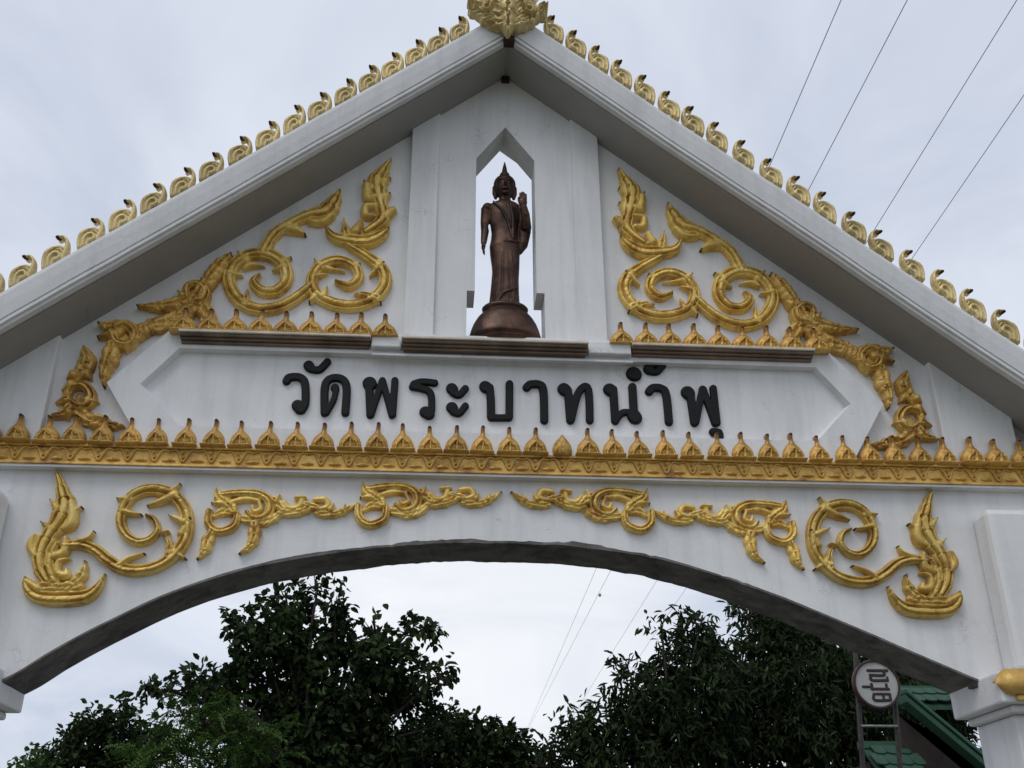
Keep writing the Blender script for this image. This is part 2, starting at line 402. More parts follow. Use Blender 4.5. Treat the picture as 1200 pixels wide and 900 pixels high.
# sign panel: raised hexagonal frame around a sunk field
OUT = [(-3.24, 6.735), (-3.785, 6.105), (-3.36, 5.47), (3.36, 5.47), (3.77, 6.115), (3.24, 6.735)]
INN = [(-3.16, 6.50), (-3.475, 6.10), (-3.06, 5.675), (3.04, 5.69), (3.435, 6.10), (3.13, 6.50)]
def sc_(P, d):      # a point read on the wall plane, moved to a plane d in front of it along the same sight line
    k = (9.3 - d) / 9.3; return [(CAM[0] + (x - CAM[0]) * k, CAM[2] + (z - CAM[2]) * k) for x, z in P]
IN2 = [(x - 0.022 * np.sign(x) * (1.5 if abs(x) > 3.3 else 1), z + (-0.018 if z > 6.3 else 0.018 if z < 6 else 0)) for x, z in INN]
OUT = sc_(OUT, 0.12); INN = sc_(INN, 0.12); IN2 = sc_(IN2, 0.10)
sg = MB()
sg.add([(x, 0, z) for x, z in OUT] + [(x, -0.12, z) for x, z in OUT] + [(x, -0.12, z) for x, z in INN] + [(x, -0.035, z) for x, z in IN2],
       [(i, (i + 1) % 6, 6 + (i + 1) % 6, 6 + i) for i in range(6)] + [(6 + i, 6 + (i + 1) % 6, 12 + (i + 1) % 6, 12 + i) for i in range(6)] +
       [(12 + i, 12 + (i + 1) % 6, 18 + (i + 1) % 6, 18 + i) for i in range(6)] + [(18, 19, 20, 21, 22, 23)])
sign = sg.build('sign_panel', WHITE, gate)

# ledges above the sign: cream lip over stepped brown underside
def ledge(x0, x1, zt, dy):
    o = MB().box(x0, x1, -0.25 - dy, 0.0, zt - 0.026, zt).build('ledge', CREAM, gate, bevel=0.006)
    for k, (d, a, b) in enumerate(((0.225, 0.028, 0.052), (0.190, 0.054, 0.074), (0.155, 0.076, 0.100))):
        MB().box(x0 + 0.004 + 0.006 * k, x1 - 0.004 - 0.006 * k, -d - dy, 0.0, zt - b, zt - a).build('moulding_step', WOODY, o, bevel=0.008)
    return o
LZ = 6.578
ledge(-3.13, -1.315, LZ, 0.0); ledge(-1.02, 0.79, LZ - 0.02, 0.04); ledge(1.225, 3.055, LZ + 0.006, 0.0)
for x0, x1 in ((-1.31, -1.025), (0.795, 1.22)):
    MB().box(x0, x1, -0.20, 0.0, 6.475, 6.615).build('pilaster_base', WHITE, gate, bevel=0.014)
MB().box(-1.30, 1.24, -0.165, -0.112, 6.40, 6.425).build('ledge_drip', TRIM, gate, bevel=0.005)

# roof: two moulded slopes
RP = [(1.25, 0), (-0.60, 0), (-0.635, -0.012), (-0.655, -0.035), (-0.662, -0.08), (-0.655, -0.20), (-0.640, -0.330), (-0.610, -0.335), (-0.610, -0.350),
      (-0.642, -0.355), (-0.640, -0.390), (-0.612, -0.395), (-0.610, -0.43), (-0.55, -0.435), (1.25, -0.435)]
roof = thing('roof', '', ''); del roof['label'], roof['category']; roof.parent = gate
XE = 6.3
for s in (-1, 1):
    m_ = MB(); rings = []
    for i in range(40):
        x = XE * i / 39; wz = 0.0 if i == 0 else 0.004 * math.sin(x * 2.3 + s) + rng.normal(0, 0.0015); wy = 0.0 if i == 0 else 0.004 * math.sin(x * 3.1 + 2 * s) + rng.normal(0, 0.0012)
        rings.append([(s * x, y + (wy if y < 0 else 0), ZT - SL * x + dz + (wz if y < -0.5 else 0)) for y, dz in RP])
    m_.loft(rings if s < 0 else rings[::-1])
    o = m_.build('roof_slope', TRIM, roof)
    # underside of the overhang, its shade put into the plaster colour
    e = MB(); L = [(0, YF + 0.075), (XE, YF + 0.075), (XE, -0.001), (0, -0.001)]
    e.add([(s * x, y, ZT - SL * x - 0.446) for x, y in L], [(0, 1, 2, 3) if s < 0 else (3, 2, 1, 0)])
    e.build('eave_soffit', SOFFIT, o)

MB().box(-0.045, 0.045, -0.10, -0.05, 9.965, 10.03).build('apex_dark_block', BRONZE_DARK, roof)  # small dark block under the meeting of the two slopes

# pillars, capitals
for s in (-1, 1):
    def bx(m_, a, b, *r): x0, x1 = sorted((s * a, s * b)); return m_.box(x0, x1, *r)
    p = bx(MB(), 4.42, 5.55, -0.30, -0.002, 3.43, 4.93)
    p.build('upper_pillar', WHITE, gate, bevel=0.06)
    c = bx(MB(), 4.37, 5.45, -0.16, TH - 0.03, 0.0, 3.10)
    pil = c.build('pillar', WHITE, gate, bevel=0.02)
    bx(MB(), 4.25, 5.6, -0.30, TH + 0.06, 0.0, 0.55).build('plinth', WHITE, pil, bevel=0.03)
    cap = bx(MB(), 4.19, 5.65, -0.36, TH + 0.02, 3.165, 3.428).build('capital', WHITE, gate, bevel=0.02)
    bx(MB(), 4.30, 5.6, -0.27, TH - 0.01, 3.10, 3.163).build('capital_neck', WHITE, cap, bevel=0.02)
    bx(MB(), 4.15, 4.24, 0.02, 0.14, 3.36, 3.475).build('bracket_stub', CONCRETE, cap, bevel=0.01)
    # gilded cushion moulding along the front of the capital, with a flat lip under it
    rings = []
    for i in range(41):
        q = i / 40; x = 4.15 + 1.53 * q; e = min(1, (q / 0.07)) ** 0.5 * (0.93 + 0.07 * abs(math.cos(q * math.pi * 5)))
        rings.append([(s * x, -0.362 - 0.125 * e * max(0.0, math.sin(th)) , 3.335 + 0.118 * e * math.cos(th) - 0.02 * math.sin(th)) for th in np.linspace(0, math.pi, 11)] + [(s * x, -0.30, 3.335)])
    MB().loft(rings if s > 0 else rings[::-1]).build('gilded_cushion', GOLD_OLD, cap, smooth=True)
    bx(MB(), 4.30, 5.66, -0.405, -0.362, 3.175, 3.222).build('gilded_lip', GOLD_OLD, cap, bevel=0.01)

# ------------------------------------------------------------------ reliefs carved from strokes
def relief_mesh(name, strokes, cell, base=0.03, mirror=False, double_sided=False, edge=0.0, zmin=None):
    """strokes: (pts, radii, heights, style) in wall metres (x,z). Height field meshed with an exact outline."""
    dense = []
    tips = []
    for st__ in strokes:
        pts, rad, hgt, style = st__[:4]
        if len(st__) > 4 and st__[4]: tips.append((np.asarray(pts[-1], float), max(0.013, 0.9 * rad[-1])))
        P = np.column_stack([np.asarray(pts, float), np.asarray(rad, float), np.asarray(hgt, float)])
        if len(P) > 2: P = smooth_curve(P, max(8, (len(P) - 1) * 7))
        P[:, 2] = np.maximum(P[:, 2], 0.004)
        dense.append((P, style))
    mn = np.min([d[0][:, :2].min(0) - d[0][:, 2].max() for d in dense], 0) - 2 * cell
    mx = np.max([d[0][:, :2].max(0) + d[0][:, 2].max() for d in dense], 0) + 2 * cell
    nx, nz = int((mx[0] - mn[0]) / cell) + 2, int((mx[1] - mn[1]) / cell) + 2
    Fd = np.full((nx, nz), -1.0); H = np.zeros((nx, nz))
    gx = mn[0] + np.arange(nx) * cell; gz = mn[1] + np.arange(nz) * cell
    for P, style in dense:
        R_ = P[:, 2].max() + 2 * cell
        i0, i1 = np.searchsorted(gx, P[:, 0].min() - R_), np.searchsorted(gx, P[:, 0].max() + R_)
        j0, j1 = np.searchsorted(gz, P[:, 1].min() - R_), np.searchsorted(gz, P[:, 1].max() + R_)
        X, Z = np.meshgrid(gx[i0:i1], gz[j0:j1], indexing='ij')
        q = np.stack([X.ravel(), Z.ravel()], -1)
        best = np.full(len(q), -9.0); bu = np.full(len(q), 9.0); bh = np.zeros(len(q)); ba = np.zeros(len(q)); bs = np.zeros(len(q)); al = 0.0
        segs = [(P[i], P[i + 1]) for i in range(len(P) - 1)] if len(P) > 1 else [(P[0], P[0] + 1e-6)]
        for a, b in segs:
            d = b[:2] - a[:2]; L2 = float(d @ d) + 1e-12
            t = np.clip(((q - a[:2]) @ d) / L2, 0, 1)
            off = q - (a[:2] + t[:, None] * d)
            dist = np.hypot(off[:, 0], off[:, 1]); r = a[2] + t * (b[2] - a[2])
            if style == 'flute': r = r * (0.88 + 0.20 * np.mod((al + t * math.sqrt(L2)) / 0.13, 1.0) ** 1.6)
            if style in ('carve', 'leaf'): r = r * (0.80 + 0.34 * np.mod((al + t * math.sqrt(L2)) / 0.085, 1.0) ** 1.5)
            h = a[3] + t * (b[3] - a[3])
            s_ = r - dist; k = s_ > best
            best[k] = s_[k]; bu[k] = (dist / r)[k]; bh[k] = h[k]; ba[k] = (al + t * math.sqrt(L2))[k]
            bs[k] = np.sign(off[:, 0] * d[1] - off[:, 1] * d[0])[k]
            al += math.sqrt(L2)
        u = np.clip(bu, 0, 1); dome = np.sqrt(1 - u * u)
        if style == 'round': pr = dome
        elif style == 'flat': pr = np.clip((1 - u) * 6, 0, 1) ** 0.5
        elif style == 'double':
            us = u * bs
            pr = (1 - u ** 3) ** 0.6 * (0.80 + 0.20 * us) * (1 - 0.97 * np.exp(-((us + 0.32) / 0.17) ** 4)) * (1 - 0.55 * np.exp(-((us - 0.58) / 0.12) ** 4)) * 1.15
            pr = pr * (1 - 0.10 * np.exp(-((np.mod(ba / 0.11 + 0.5 * u, 1.0) - 0.5) / 0.10) ** 2))
        elif style == 'flute':
            us = u * bs
            pr = (1 - u ** 2.4) ** 0.6 * (1 - 0.85 * np.exp(-((us - 0.45) / 0.12) ** 4)) * (1 - 0.85 * np.exp(-((us + 0.40) / 0.12) ** 4))
        elif style == 'leaf':
            ph = ba / 0.095 + 0.55 * u + 0.25 * np.sin(ba * 31)
            pr = dome * (1 - 0.55 * np.exp(-(u / 0.16) ** 2)) * (0.70 + 0.30 * np.abs(np.sin(math.pi * ph))) * 1.1
        elif style == 'carve':
            ph = ba / 0.082 + 0.6 * u * np.where(bs > 0, 1, -1) + 0.35 * np.sin(ba * 23 + 1)
            pr = dome * (0.40 + 0.60 * np.abs(np.sin(math.pi * ph)) ** 0.7) * (1 - 0.45 * np.exp(-(u / 0.2) ** 2))
        val = (bh * pr).reshape(X.shape); s_ = best.reshape(X.shape)
        sub = H[i0:i1, j0:j1]; np.maximum(sub, np.where(s_ > 0, val, 0), out=sub)
        sf = Fd[i0:i1, j0:j1]; np.maximum(sf, s_, out=sf)
    if zmin is not None: Fd = np.minimum(Fd, (gz - zmin)[None, :])
    verts, faces, vid = [], [], {}
    sg_ = -1 if mirror else 1
    def gv(i, j):
        k = (i, j)
        if k not in vid: vid[k] = len(verts); verts.append((sg_ * gx[i], -(base + H[i, j]), gz[j]))
        return vid[k]
    def ev(i, j, i2, j2):
        if (i2, j2) < (i, j): i, j, i2, j2 = i2, j2, i, j
        k = (i, j, i2, j2)
        if k not in vid:
            a, b = Fd[i, j], Fd[i2, j2]; t = a / (a - b)
            vid[k] = len(verts)
            verts.append((sg_ * (gx[i] + t * (gx[i2] - gx[i])), -(base), gz[j] + t * (gz[j2] - gz[j])))
        return vid[k]
    skirt = []
    ins = Fd > 0
    act = ins[:-1, :-1] | ins[1:, :-1] | ins[1:, 1:] | ins[:-1, 1:]
    for i, j in zip(*np.nonzero(act)):
        c = [(i, j), (i + 1, j), (i + 1, j + 1), (i, j + 1)]
        poly = []; 
        for k in range(4):
            a, b = c[k], c[(k + 1) % 4]
            if ins[a]: poly.append((gv(*a), 0))
            if ins[a] != ins[b]: poly.append((ev(*a, *b), 1))
        if len(poly) < 3: continue
        faces.append([p[0] for p in poly] if not mirror else [p[0] for p in poly][::-1])
        for k in range(len(poly)):
            if poly[k][1] and poly[(k + 1) % len(poly)][1]: skirt.append((poly[k][0], poly[(k + 1) % len(poly)][0]))
    nb = len(verts); top_faces = len(faces)
    if double_sided:
        back = {v: v for v in ()}
        idx = list(range(nb)); m2 = {}
        for v in range(nb):
            x, y, z = verts[v]; m2[v] = len(verts); verts.append((x, -y, z))
        for f_ in list(faces): faces.append([m2[v] for v in f_][::-1])
        low = m2
    else:
        low = {}
        for a, b in skirt:
            for v in (a, b):
                if v not in low: low[v] = len(verts); x, y, z = verts[v]; verts.append((x, edge + 0.004, z))
    for a, b in skirt:
        faces.append([a, low[a], low[b], b] if not mirror else [b, low[b], low[a], a])
    me = mesh_np(name, verts, faces, True)
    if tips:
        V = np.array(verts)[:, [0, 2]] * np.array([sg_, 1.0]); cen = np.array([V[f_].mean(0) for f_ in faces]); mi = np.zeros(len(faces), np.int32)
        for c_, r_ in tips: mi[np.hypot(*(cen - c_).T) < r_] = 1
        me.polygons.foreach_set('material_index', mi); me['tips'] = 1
    return me

def tracer(x0, y0, sc, yp, hdef=0.06, fat=1.17):
    """crop coordinates of the photograph -> wall metres"""
    def S_(pts, rad, style='round', h=None, tip=None):
        P = np.array([(x0 + a / sc, y0 + b / sc) for a, b in pts], float)
        q = U(P, yp); q2 = U(P + np.array([1.0, 0]), yp)
        k = np.hypot(*(q2 - q).T)
        hh = np.full(len(pts), hdef if h is None else h * 0.72, float)
        if not tip and style in ('round', 'leaf') and hasattr(rad, '__len__') and rad[-1] < 0.55 * max(rad): rad = list(rad[:-1]) + [rad[-1] * 0.45]; hh[-1] *= 0.55
        if tip: hh[-1] = tip * 0.42
        rad = list(rad[:-1]) + [rad[-1] * 0.6] if (tip and hasattr(rad, '__len__')) else rad
        r = np.interp(np.linspace(0, 1, len(pts)), np.linspace(0, 1, len(rad)), rad) / sc * k * fat if hasattr(rad, '__len__') else rad / sc * k * fat
        return (q, np.broadcast_to(r, (len(pts),)).copy(), hh, style, bool(tip))
    return S_
def tipst(S_, a, b, r0=18, r1=7, tip=0.14): return S_([a, ((a[0] + b[0]) / 2, (a[1] + b[1]) / 2), b], [r0 * 1.25, (r0 + r1) / 2, r1 * 0.75], 'round', 0.08, tip)

def both(name, strokes, mat, cell=0.0065, base=0.02, y=0.0, parent=None):
    for mir in (False, True):
        me = relief_mesh(name, strokes, cell, base, mir)
        o = link(name, me, mat, parent or gate); o.location.y = y; me.materials.append(TIP_BROWN)

# --- big scroll with flame, on each side of the arch
S_ = tracer(20, 545, 5.2955, -0.06, 0.070, 1.10)
st = [S_([(290, 492), (400, 490), (480, 520), (560, 585), (650, 635), (760, 645), (870, 620), (960, 560), (1030, 470), (1052, 380), (1040, 280), (985, 200), (900, 155), (800, 150),
          (710, 190), (655, 270), (640, 355), (675, 430), (745, 470), (820, 455), (865, 400), (848, 335), (800, 308)],
         [26, 30, 34, 36, 36, 36, 36, 38, 40, 40, 40, 38, 38, 36, 34, 32, 30, 28, 26, 24, 22, 18, 10], 'double'),
      S_([(630, 620), (700, 575), (790, 545)], [22, 16, 6], 'round', None, 0.13), S_([(360, 475), (440, 452), (475, 405)], [22, 14, 6], 'round', None, 0.13),
      S_([(935, 560), (945, 480), (905, 412)], [30, 20, 6], 'leaf'), S_([(1030, 350), (990, 330), (940, 308)], [26, 18, 7], 'round', None, 0.13),
      S_([(980, 180), (890, 222), (805, 250)], [30, 22, 7], 'round', None, 0.12), S_([(665, 285), (720, 300), (772, 303)], [20, 14, 6], 'round', None, 0.12),
      S_([(900, 420), (940, 410)], [10, 7], 'round', 0.11)]
for a, b in (((950, 165), (1012, 112)), ((690, 205), (615, 205)), ((970, 535), (1046, 577)), ((1020, 420), (1075, 330))): st.append(tipst(S_, a, b, 24, 8))
st += [S_([(185, 715), (140, 620), (150, 520), (195, 430), (262, 335), (292, 245), (274, 155), (260, 90), (240, 33)], [38, 50, 56, 56, 66, 60, 38, 24, 8], 'flute', 0.10, 0.15),
       S_([(225, 720), (190, 640), (200, 560), (240, 480)], [34, 36, 32, 22], 'double', 0.09), S_([(335, 230), (345, 310), (320, 375), (255, 395)], [20, 32, 34, 14], 'round', 0.10),
       S_([(105, 435), (82, 500), (110, 560)], [14, 30, 18], 'round', 0.09), S_([(300, 450), (290, 530), (235, 560), (215, 515)], [16, 32, 30, 16], 'round', 0.09),
       S_([(320, 580), (255, 600), (250, 665), (300, 680), (300, 635)], [8, 20, 26, 28, 14], 'round', 0.085)]
for a, b in (((195, 385), (146, 350)), ((245, 265), (203, 212)), ((335, 290), (402, 258))): st.append(tipst(S_, a, b, 24, 9, 0.15))
st += [S_([(48, 698), (70, 765), (140, 812), (280, 820), (420, 808), (495, 755), (540, 672)], [12, 36, 44, 50, 44, 28, 8], 'double', 0.10, 0.15),
       S_([(125, 745), (250, 755), (385, 748)], [30, 38, 32], 'carve', 0.095), S_([(350, 730), (405, 665), (420, 592)], [40, 30, 8], 'leaf', 0.09, 0.14),
       S_([(60, 720), (130, 765)], [22, 26], 'round', 0.10)]
both('scroll_ornament', st, GOLD)

# --- leafy swags above the arch
S_ = tracer(230, 555, 6.0, -0.055, 0.055, 1.08)
core = [S_([(88, 262), (82, 340), (130, 392), (190, 395), (262, 360), (285, 285)], [26, 30, 30, 30, 30, 24], 'double'), S_([(130, 290), (175, 262), (235, 275)], [22, 30, 22], 'carve', 0.05),
        S_([(140, 100), (160, 165), (225, 215), (260, 260)], [8, 34, 42, 30], 'leaf', 0.07), S_([(180, 205), (140, 205), (105, 205)], [24, 14, 7], 'round', None, 0.12),
        S_([(175, 140), (290, 128), (420, 132), (500, 172), (520, 240), (475, 298), (395, 310), (350, 262)], [26, 28, 28, 32, 34, 30, 28, 14], 'double', 0.07),
        S_([(250, 195), (340, 172), (440, 185)], [22, 22, 16], 'round', 0.05), S_([(440, 200), (450, 245), (405, 262), (392, 225)], [14, 18, 18, 12], 'round', 0.055),
        S_([(300, 300), (420, 335), (520, 318), (600, 262)], [26, 32, 34, 30], 'carve', 0.055), S_([(545, 175), (580, 215), (610, 250)], [28, 34, 26], 'leaf'),
        S_([(585, 150), (560, 200)], [8, 20], 'round', 0.09), S_([(615, 195), (650, 238), (720, 230), (742, 165)], [18, 24, 24, 20], 'round', 0.065), S_([(700, 165), (770, 165)], [14, 8], 'round', 0.08),
        S_([(590, 268), (690, 272), (790, 240)], [26, 30, 28], 'carve'), S_([(835, 180), (905, 178), (925, 225), (870, 245)], [20, 22, 22, 16], 'round', 0.065), S_([(770, 210), (850, 235)], [26, 24], 'leaf'),
        S_([(845, 272), (950, 280), (1050, 250), (1132, 203)], [24, 28, 26, 7], 'carve', 0.06, 0.11), S_([(1030, 255), (1048, 210)], [16, 6], 'round', 0.09), S_([(940, 250), (968, 205)], [16, 6], 'round', 0.09)]
leaves = [S_([(110, 400), (70, 480), (55, 540), (0, 597)], [36, 42, 32, 7], 'leaf', 0.065, 0.11), S_([(405, 350), (405, 430), (375, 505), (298, 560)], [42, 42, 30, 7], 'leaf', 0.065, 0.11)]
both('arch_swag', core + leaves, GOLD, 0.006)
# the inner swag: same carving, without the hanging leaves, set higher
ringD, tipD = U((260, 608.3), -0.05), U((418.3, 589), -0.05); ringE, tipE = U((436, 600.7), -0.05), U((587.5, 575.3), -0.05)
va, vb = tipD - ringD, tipE - ringE; ss = np.hypot(*vb) / np.hypot(*va); an = math.atan2(vb[1], vb[0]) - math.atan2(va[1], va[0])
Rm = ss * np.array([[math.cos(an), -math.sin(an)], [math.sin(an), math.cos(an)]])
both('arch_swag', [((q_[0] - ringD) @ Rm.T + ringE, q_[1] * ss) + tuple(q_[2:]) for q_ in core], GOLD, 0.006)

# --- double spiral with flame in each corner of the gable
S_ = tracer(240, 170, 3.913, -0.06, 0.072, 1.10)
st = [S_([(660, 455), (745, 505), (815, 565), (825, 635), (775, 700), (685, 732), (590, 722), (512, 680), (490, 612), (530, 548), (610, 522), (685, 550), (705, 605), (660, 642), (602, 622)],
         [18, 26, 28, 28, 28, 28, 28, 27, 27, 27, 26, 24, 22, 20, 9], 'double'),
      S_([(490, 640), (405, 705), (320, 742), (230, 745), (150, 702), (108, 620), (130, 545), (200, 497), (290, 495), (358, 540), (373, 610), (330, 663), (262, 665), (220, 622), (248, 592)],
         [22, 26, 27, 28, 30, 30, 30, 30, 32, 30, 28, 26, 24, 20, 9], 'double'),
      S_([(262, 490), (315, 405), (400, 350), (480, 315), (550, 300), (592, 250), (618, 203)], [30, 28, 27, 30, 44, 30, 7], 'flute', 0.10, 0.15),
      S_([(380, 375), (420, 385), (460, 407)], [26, 22, 8], 'round', None, 0.13), S_([(480, 350), (535, 350), (580, 320)], [10, 18, 18], 'round', 0.10),
      S_([(185, 725), (195, 655)], [26, 7], 'leaf'), S_([(360, 555), (310, 574)], [20, 7], 'round', 0.11), S_([(115, 585), (172, 596)], [20, 8], 'round', 0.11), S_([(180, 560), (215, 545), (270, 552)], [10, 16, 8], 'round', 0.08),
      S_([(790, 700), (735, 685), (685, 678)], [26, 18, 8], 'leaf'), S_([(800, 555), (755, 598)], [20, 7], 'round', 0.11), S_([(500, 600), (560, 585)], [18, 7], 'round', 0.09), S_([(540, 690), (560, 640)], [20, 6], 'round', 0.08), S_([(560, 560), (640, 575)], [14, 7], 'round', 0.07)]
for a, b in (((185, 520), (150, 487)), ((350, 530), (395, 513)), ((540, 555), (503, 522)), ((770, 700), (808, 720)), ((505, 690), (478, 718)), ((790, 540), (822, 535)), ((360, 372), (355, 365)), ((690, 550), (712, 540))): st.append(tipst(S_, a, b, 18, 8))
st += [S_([(558, 375), (590, 415), (665, 432), (745, 435), (805, 410), (842, 378)], [8, 24, 34, 36, 28, 10], 'double', 0.11, 0.15), S_([(650, 410), (636, 330)], [28, 6], 'leaf'), S_([(690, 390), (712, 355)], [24, 16], 'round', 0.10),
       S_([(735, 400), (812, 340), (805, 262), (790, 205), (790, 155), (818, 112), (852, 62)], [24, 34, 32, 42, 40, 26, 7], 'flute', 0.11, 0.16),
       S_([(775, 275), (735, 280), (738, 318), (775, 325)], [14, 18, 18, 14], 'round', 0.09), S_([(825, 325), (862, 295)], [26, 18], 'round', 0.10), S_([(740, 180), (748, 235), (785, 235)], [16, 24, 18], 'round', 0.10)]
for a, b in (((765, 190), (730, 163)), ((815, 162), (850, 150)), ((820, 232), (850, 220))): st.append(tipst(S_, a, b, 20, 9, 0.15))
both('spiral_ornament', st, GOLD)

# --- leafy corner pieces hugging the hexagonal frame
S_ = tracer(50, 290, 4.2875, -0.10, 0.066, 1.06)
st = [S_([(755, 260), (825, 160), (888, 80), (945, 22)], [40, 36, 40, 7], 'leaf', 0.10, 0.15), S_([(720, 250), (720, 195), (775, 175), (818, 215), (800, 262), (750, 270)], [20, 20, 20, 22, 22, 14], 'double', 0.125), S_([(770, 215), (772, 225)], [16, 16], 'round', 0.004),
      S_([(705, 262), (620, 282), (545, 288), (470, 284)], [40, 36, 20, 6], 'leaf', 0.09, 0.14), S_([(740, 300), (690, 335), (610, 368), (530, 385), (470, 425)], [40, 42, 42, 40, 40], 'carve', 0.085),
      S_([(800, 280), (820, 330), (840, 372)], [36, 40, 32], 'carve'), S_([(840, 180), (870, 165)], [24, 8], 'round', 0.12), S_([(700, 240), (675, 210)], [20, 8], 'round', 0.13),
      S_([(345, 420), (370, 470), (430, 480), (455, 425), (415, 385), (370, 395)], [20, 23, 23, 23, 23, 18], 'double', 0.125), S_([(395, 430), (402, 440)], [20, 20], 'round', 0.004),
      S_([(450, 390), (380, 380), (320, 385), (275, 372)], [30, 32, 26, 8], 'carve', 0.09, 0.14), S_([(380, 420), (320, 430), (272, 442)], [26, 20, 8], 'round', 0.08, 0.12), S_([(420, 490), (415, 512)], [20, 8], 'round', 0.11),
      S_([(345, 480), (330, 545), (305, 615), (300, 688)], [38, 42, 28, 7], 'leaf', 0.09, 0.12)]
both('corner_leaf_ornament', st, GOLD_OLD, 0.0065, 0.05)
S_ = tracer(50, 290, 4.2875, -0.06, 0.066, 1.06)
st = [S_([(205, 492), (218, 560), (200, 610), (170, 640)], [8, 42, 42, 26], 'carve', 0.10), S_([(250, 575), (235, 605)], [14, 20], 'round', 0.10), S_([(150, 640), (120, 660)], [30, 9], 'round', 0.13), S_([(225, 640), (242, 660)], [20, 8], 'round', 0.12),
      S_([(120, 740), (140, 700), (200, 690), (240, 730), (235, 780), (190, 800), (150, 780)], [21, 24, 25, 25, 24, 22, 18], 'double', 0.13), S_([(180, 745), (186, 755)], [22, 22], 'round', 0.004),
      S_([(140, 690), (95, 718)], [30, 8], 'round', 0.13), S_([(120, 760), (62, 778)], [32, 10], 'leaf', 0.12), S_([(130, 800), (90, 835), (25, 845)], [34, 26, 7], 'leaf', 0.09, 0.14), S_([(130, 830), (120, 862)], [20, 8], 'round', 0.12),
      S_([(225, 770), (278, 772)], [24, 8], 'round', 0.13), S_([(170, 800), (210, 850), (275, 872), (340, 888), (400, 893)], [28, 36, 38, 26, 8], 'carve', 0.09), S_([(270, 850), (325, 858)], [20, 7], 'round', 0.12)]
both('side_leaf_ornament', st, GOLD_OLD)

# ------------------------------------------------------------------ gold cornice band and lotus buds
band = MB(); band.box(-5.36, 5.36, -0.10, 0.0, 5.228, 5.418)
band.box(-5.36, 5.36, -0.132, -0.10, 5.394, 5.420); band.box(-5.36, 5.36, -0.120, -0.10, 5.226, 5.248)
cornice = band.build('cornice_band', GOLD_OLD, gate, bevel=0.005)
MB().box(-5.35, 5.35, -0.105, 0.0, 5.202, 5.224).build('cornice_lip', TRIM, gate)
pit = 0.2478; bx0 = -4.434
def bm_motif():
    a = pit / 2
    S = [([(-a, 5.373), (-a * .5, 5.38), (0, 5.273), (a * .5, 5.38), (a, 5.373)], [0.009, 0.011, 0.013, 0.011, 0.009], [0.020] * 5, 'round'),
         ([(-0.045, 5.363), (0.0, 5.323), (0.045, 5.363)], [0.014, 0.018, 0.014], [0.026] * 3, 'carve'), ([(0, 5.363), (0, 5.378)], [0.016, 0.010], [0.03, 0.02], 'round'),
         ([(-a + 0.012, 5.288), (-a * 0.62, 5.283)], [0.022, 0.010], [0.022, 0.015], 'round'), ([(a - 0.012, 5.288), (a * 0.62, 5.283)], [0.022, 0.010], [0.022, 0.015], 'round')]
    return relief_mesh('band_motif', S, 0.006, 0.002)
mot = bm_motif()
def bm_bud():
    S = [([(0, 0.0), (0, 0.055), (0, 0.10), (0, 0.155), (0, 0.205)], [0.108, 0.108, 0.084, 0.044, 0.023], [0.05, 0.07, 0.065, 0.05, 0.035], 'round'),
         ([(0, 0.19), (0, 0.235), (0, 0.270)], [0.026, 0.021, 0.021], [0.035, 0.04, 0.055], 'round', True),
         ([(-0.075, 0.015), (-0.06, 0.06), (-0.035, 0.095)], [0.022, 0.028, 0.010], [0.085, 0.10, 0.075], 'double'),
         ([(0.075, 0.015), (0.06, 0.06), (0.035, 0.095)], [0.022, 0.028, 0.010], [0.085, 0.10, 0.075], 'double'),
         ([(0, 0.0), (0, 0.05), (0, 0.10), (0, 0.14)], [0.022, 0.030, 0.024, 0.006], [0.10, 0.115, 0.095, 0.07], 'double'),
         ([(-0.108, 0.012), (0.108, 0.012)], [0.014, 0.014], [0.09, 0.09], 'round'), ([(-0.03, 0.075), (0.0, 0.11), (0.03, 0.075)], [0.010, 0.012, 0.010], [0.10, 0.105, 0.10], 'round')]
    return relief_mesh('lotus_bud', S, 0.0065, 0.02, zmin=-0.002)
bud = bm_bud(); bud.materials.append(GOLD_OLD); bud.materials.append(TIP_BROWN)
def bm_bud_short():
    S = [([(0, 0.0), (0, 0.055), (0, 0.10), (0, 0.155), (0, 0.20)], [0.078, 0.100, 0.080, 0.040, 0.014], [0.07, 0.095, 0.095, 0.08, 0.05], 'round'),
         ([(-0.075, 0.015), (-0.06, 0.06), (-0.035, 0.095)], [0.022, 0.028, 0.010], [0.085, 0.10, 0.075], 'double'),
         ([(0.075, 0.015), (0.06, 0.06), (0.035, 0.095)], [0.022, 0.028, 0.010], [0.085, 0.10, 0.075], 'double'),
         ([(0, 0.0), (0, 0.05), (0, 0.10), (0, 0.14)], [0.022, 0.030, 0.024, 0.006], [0.10, 0.115, 0.095, 0.07], 'double')]
    return relief_mesh('lotus_bud_short', S, 0.0065, 0.02, zmin=-0.002)
bud_short = bm_bud_short()
BX = [-4.434, -4.185, -3.959, -3.709, -3.442, -3.213, -2.953, -2.692, -2.452, -2.197, -1.948, -1.706, -1.448, -1.204, -0.968, -0.715, -0.477, -0.246, 0.018, 0.259,
      0.516, 0.759, 0.994, 1.238, 1.491, 1.736, 1.999, 2.230, 2.479, 2.719, 2.978, 3.245, 3.489, 3.733, 3.978, 4.224, 4.479, 4.718, 4.983]
BX = [-5.17, -4.925, -4.68] + [0.5 * (x + (bx0 + pit * i)) for i, x in enumerate(BX)] + [5.21]
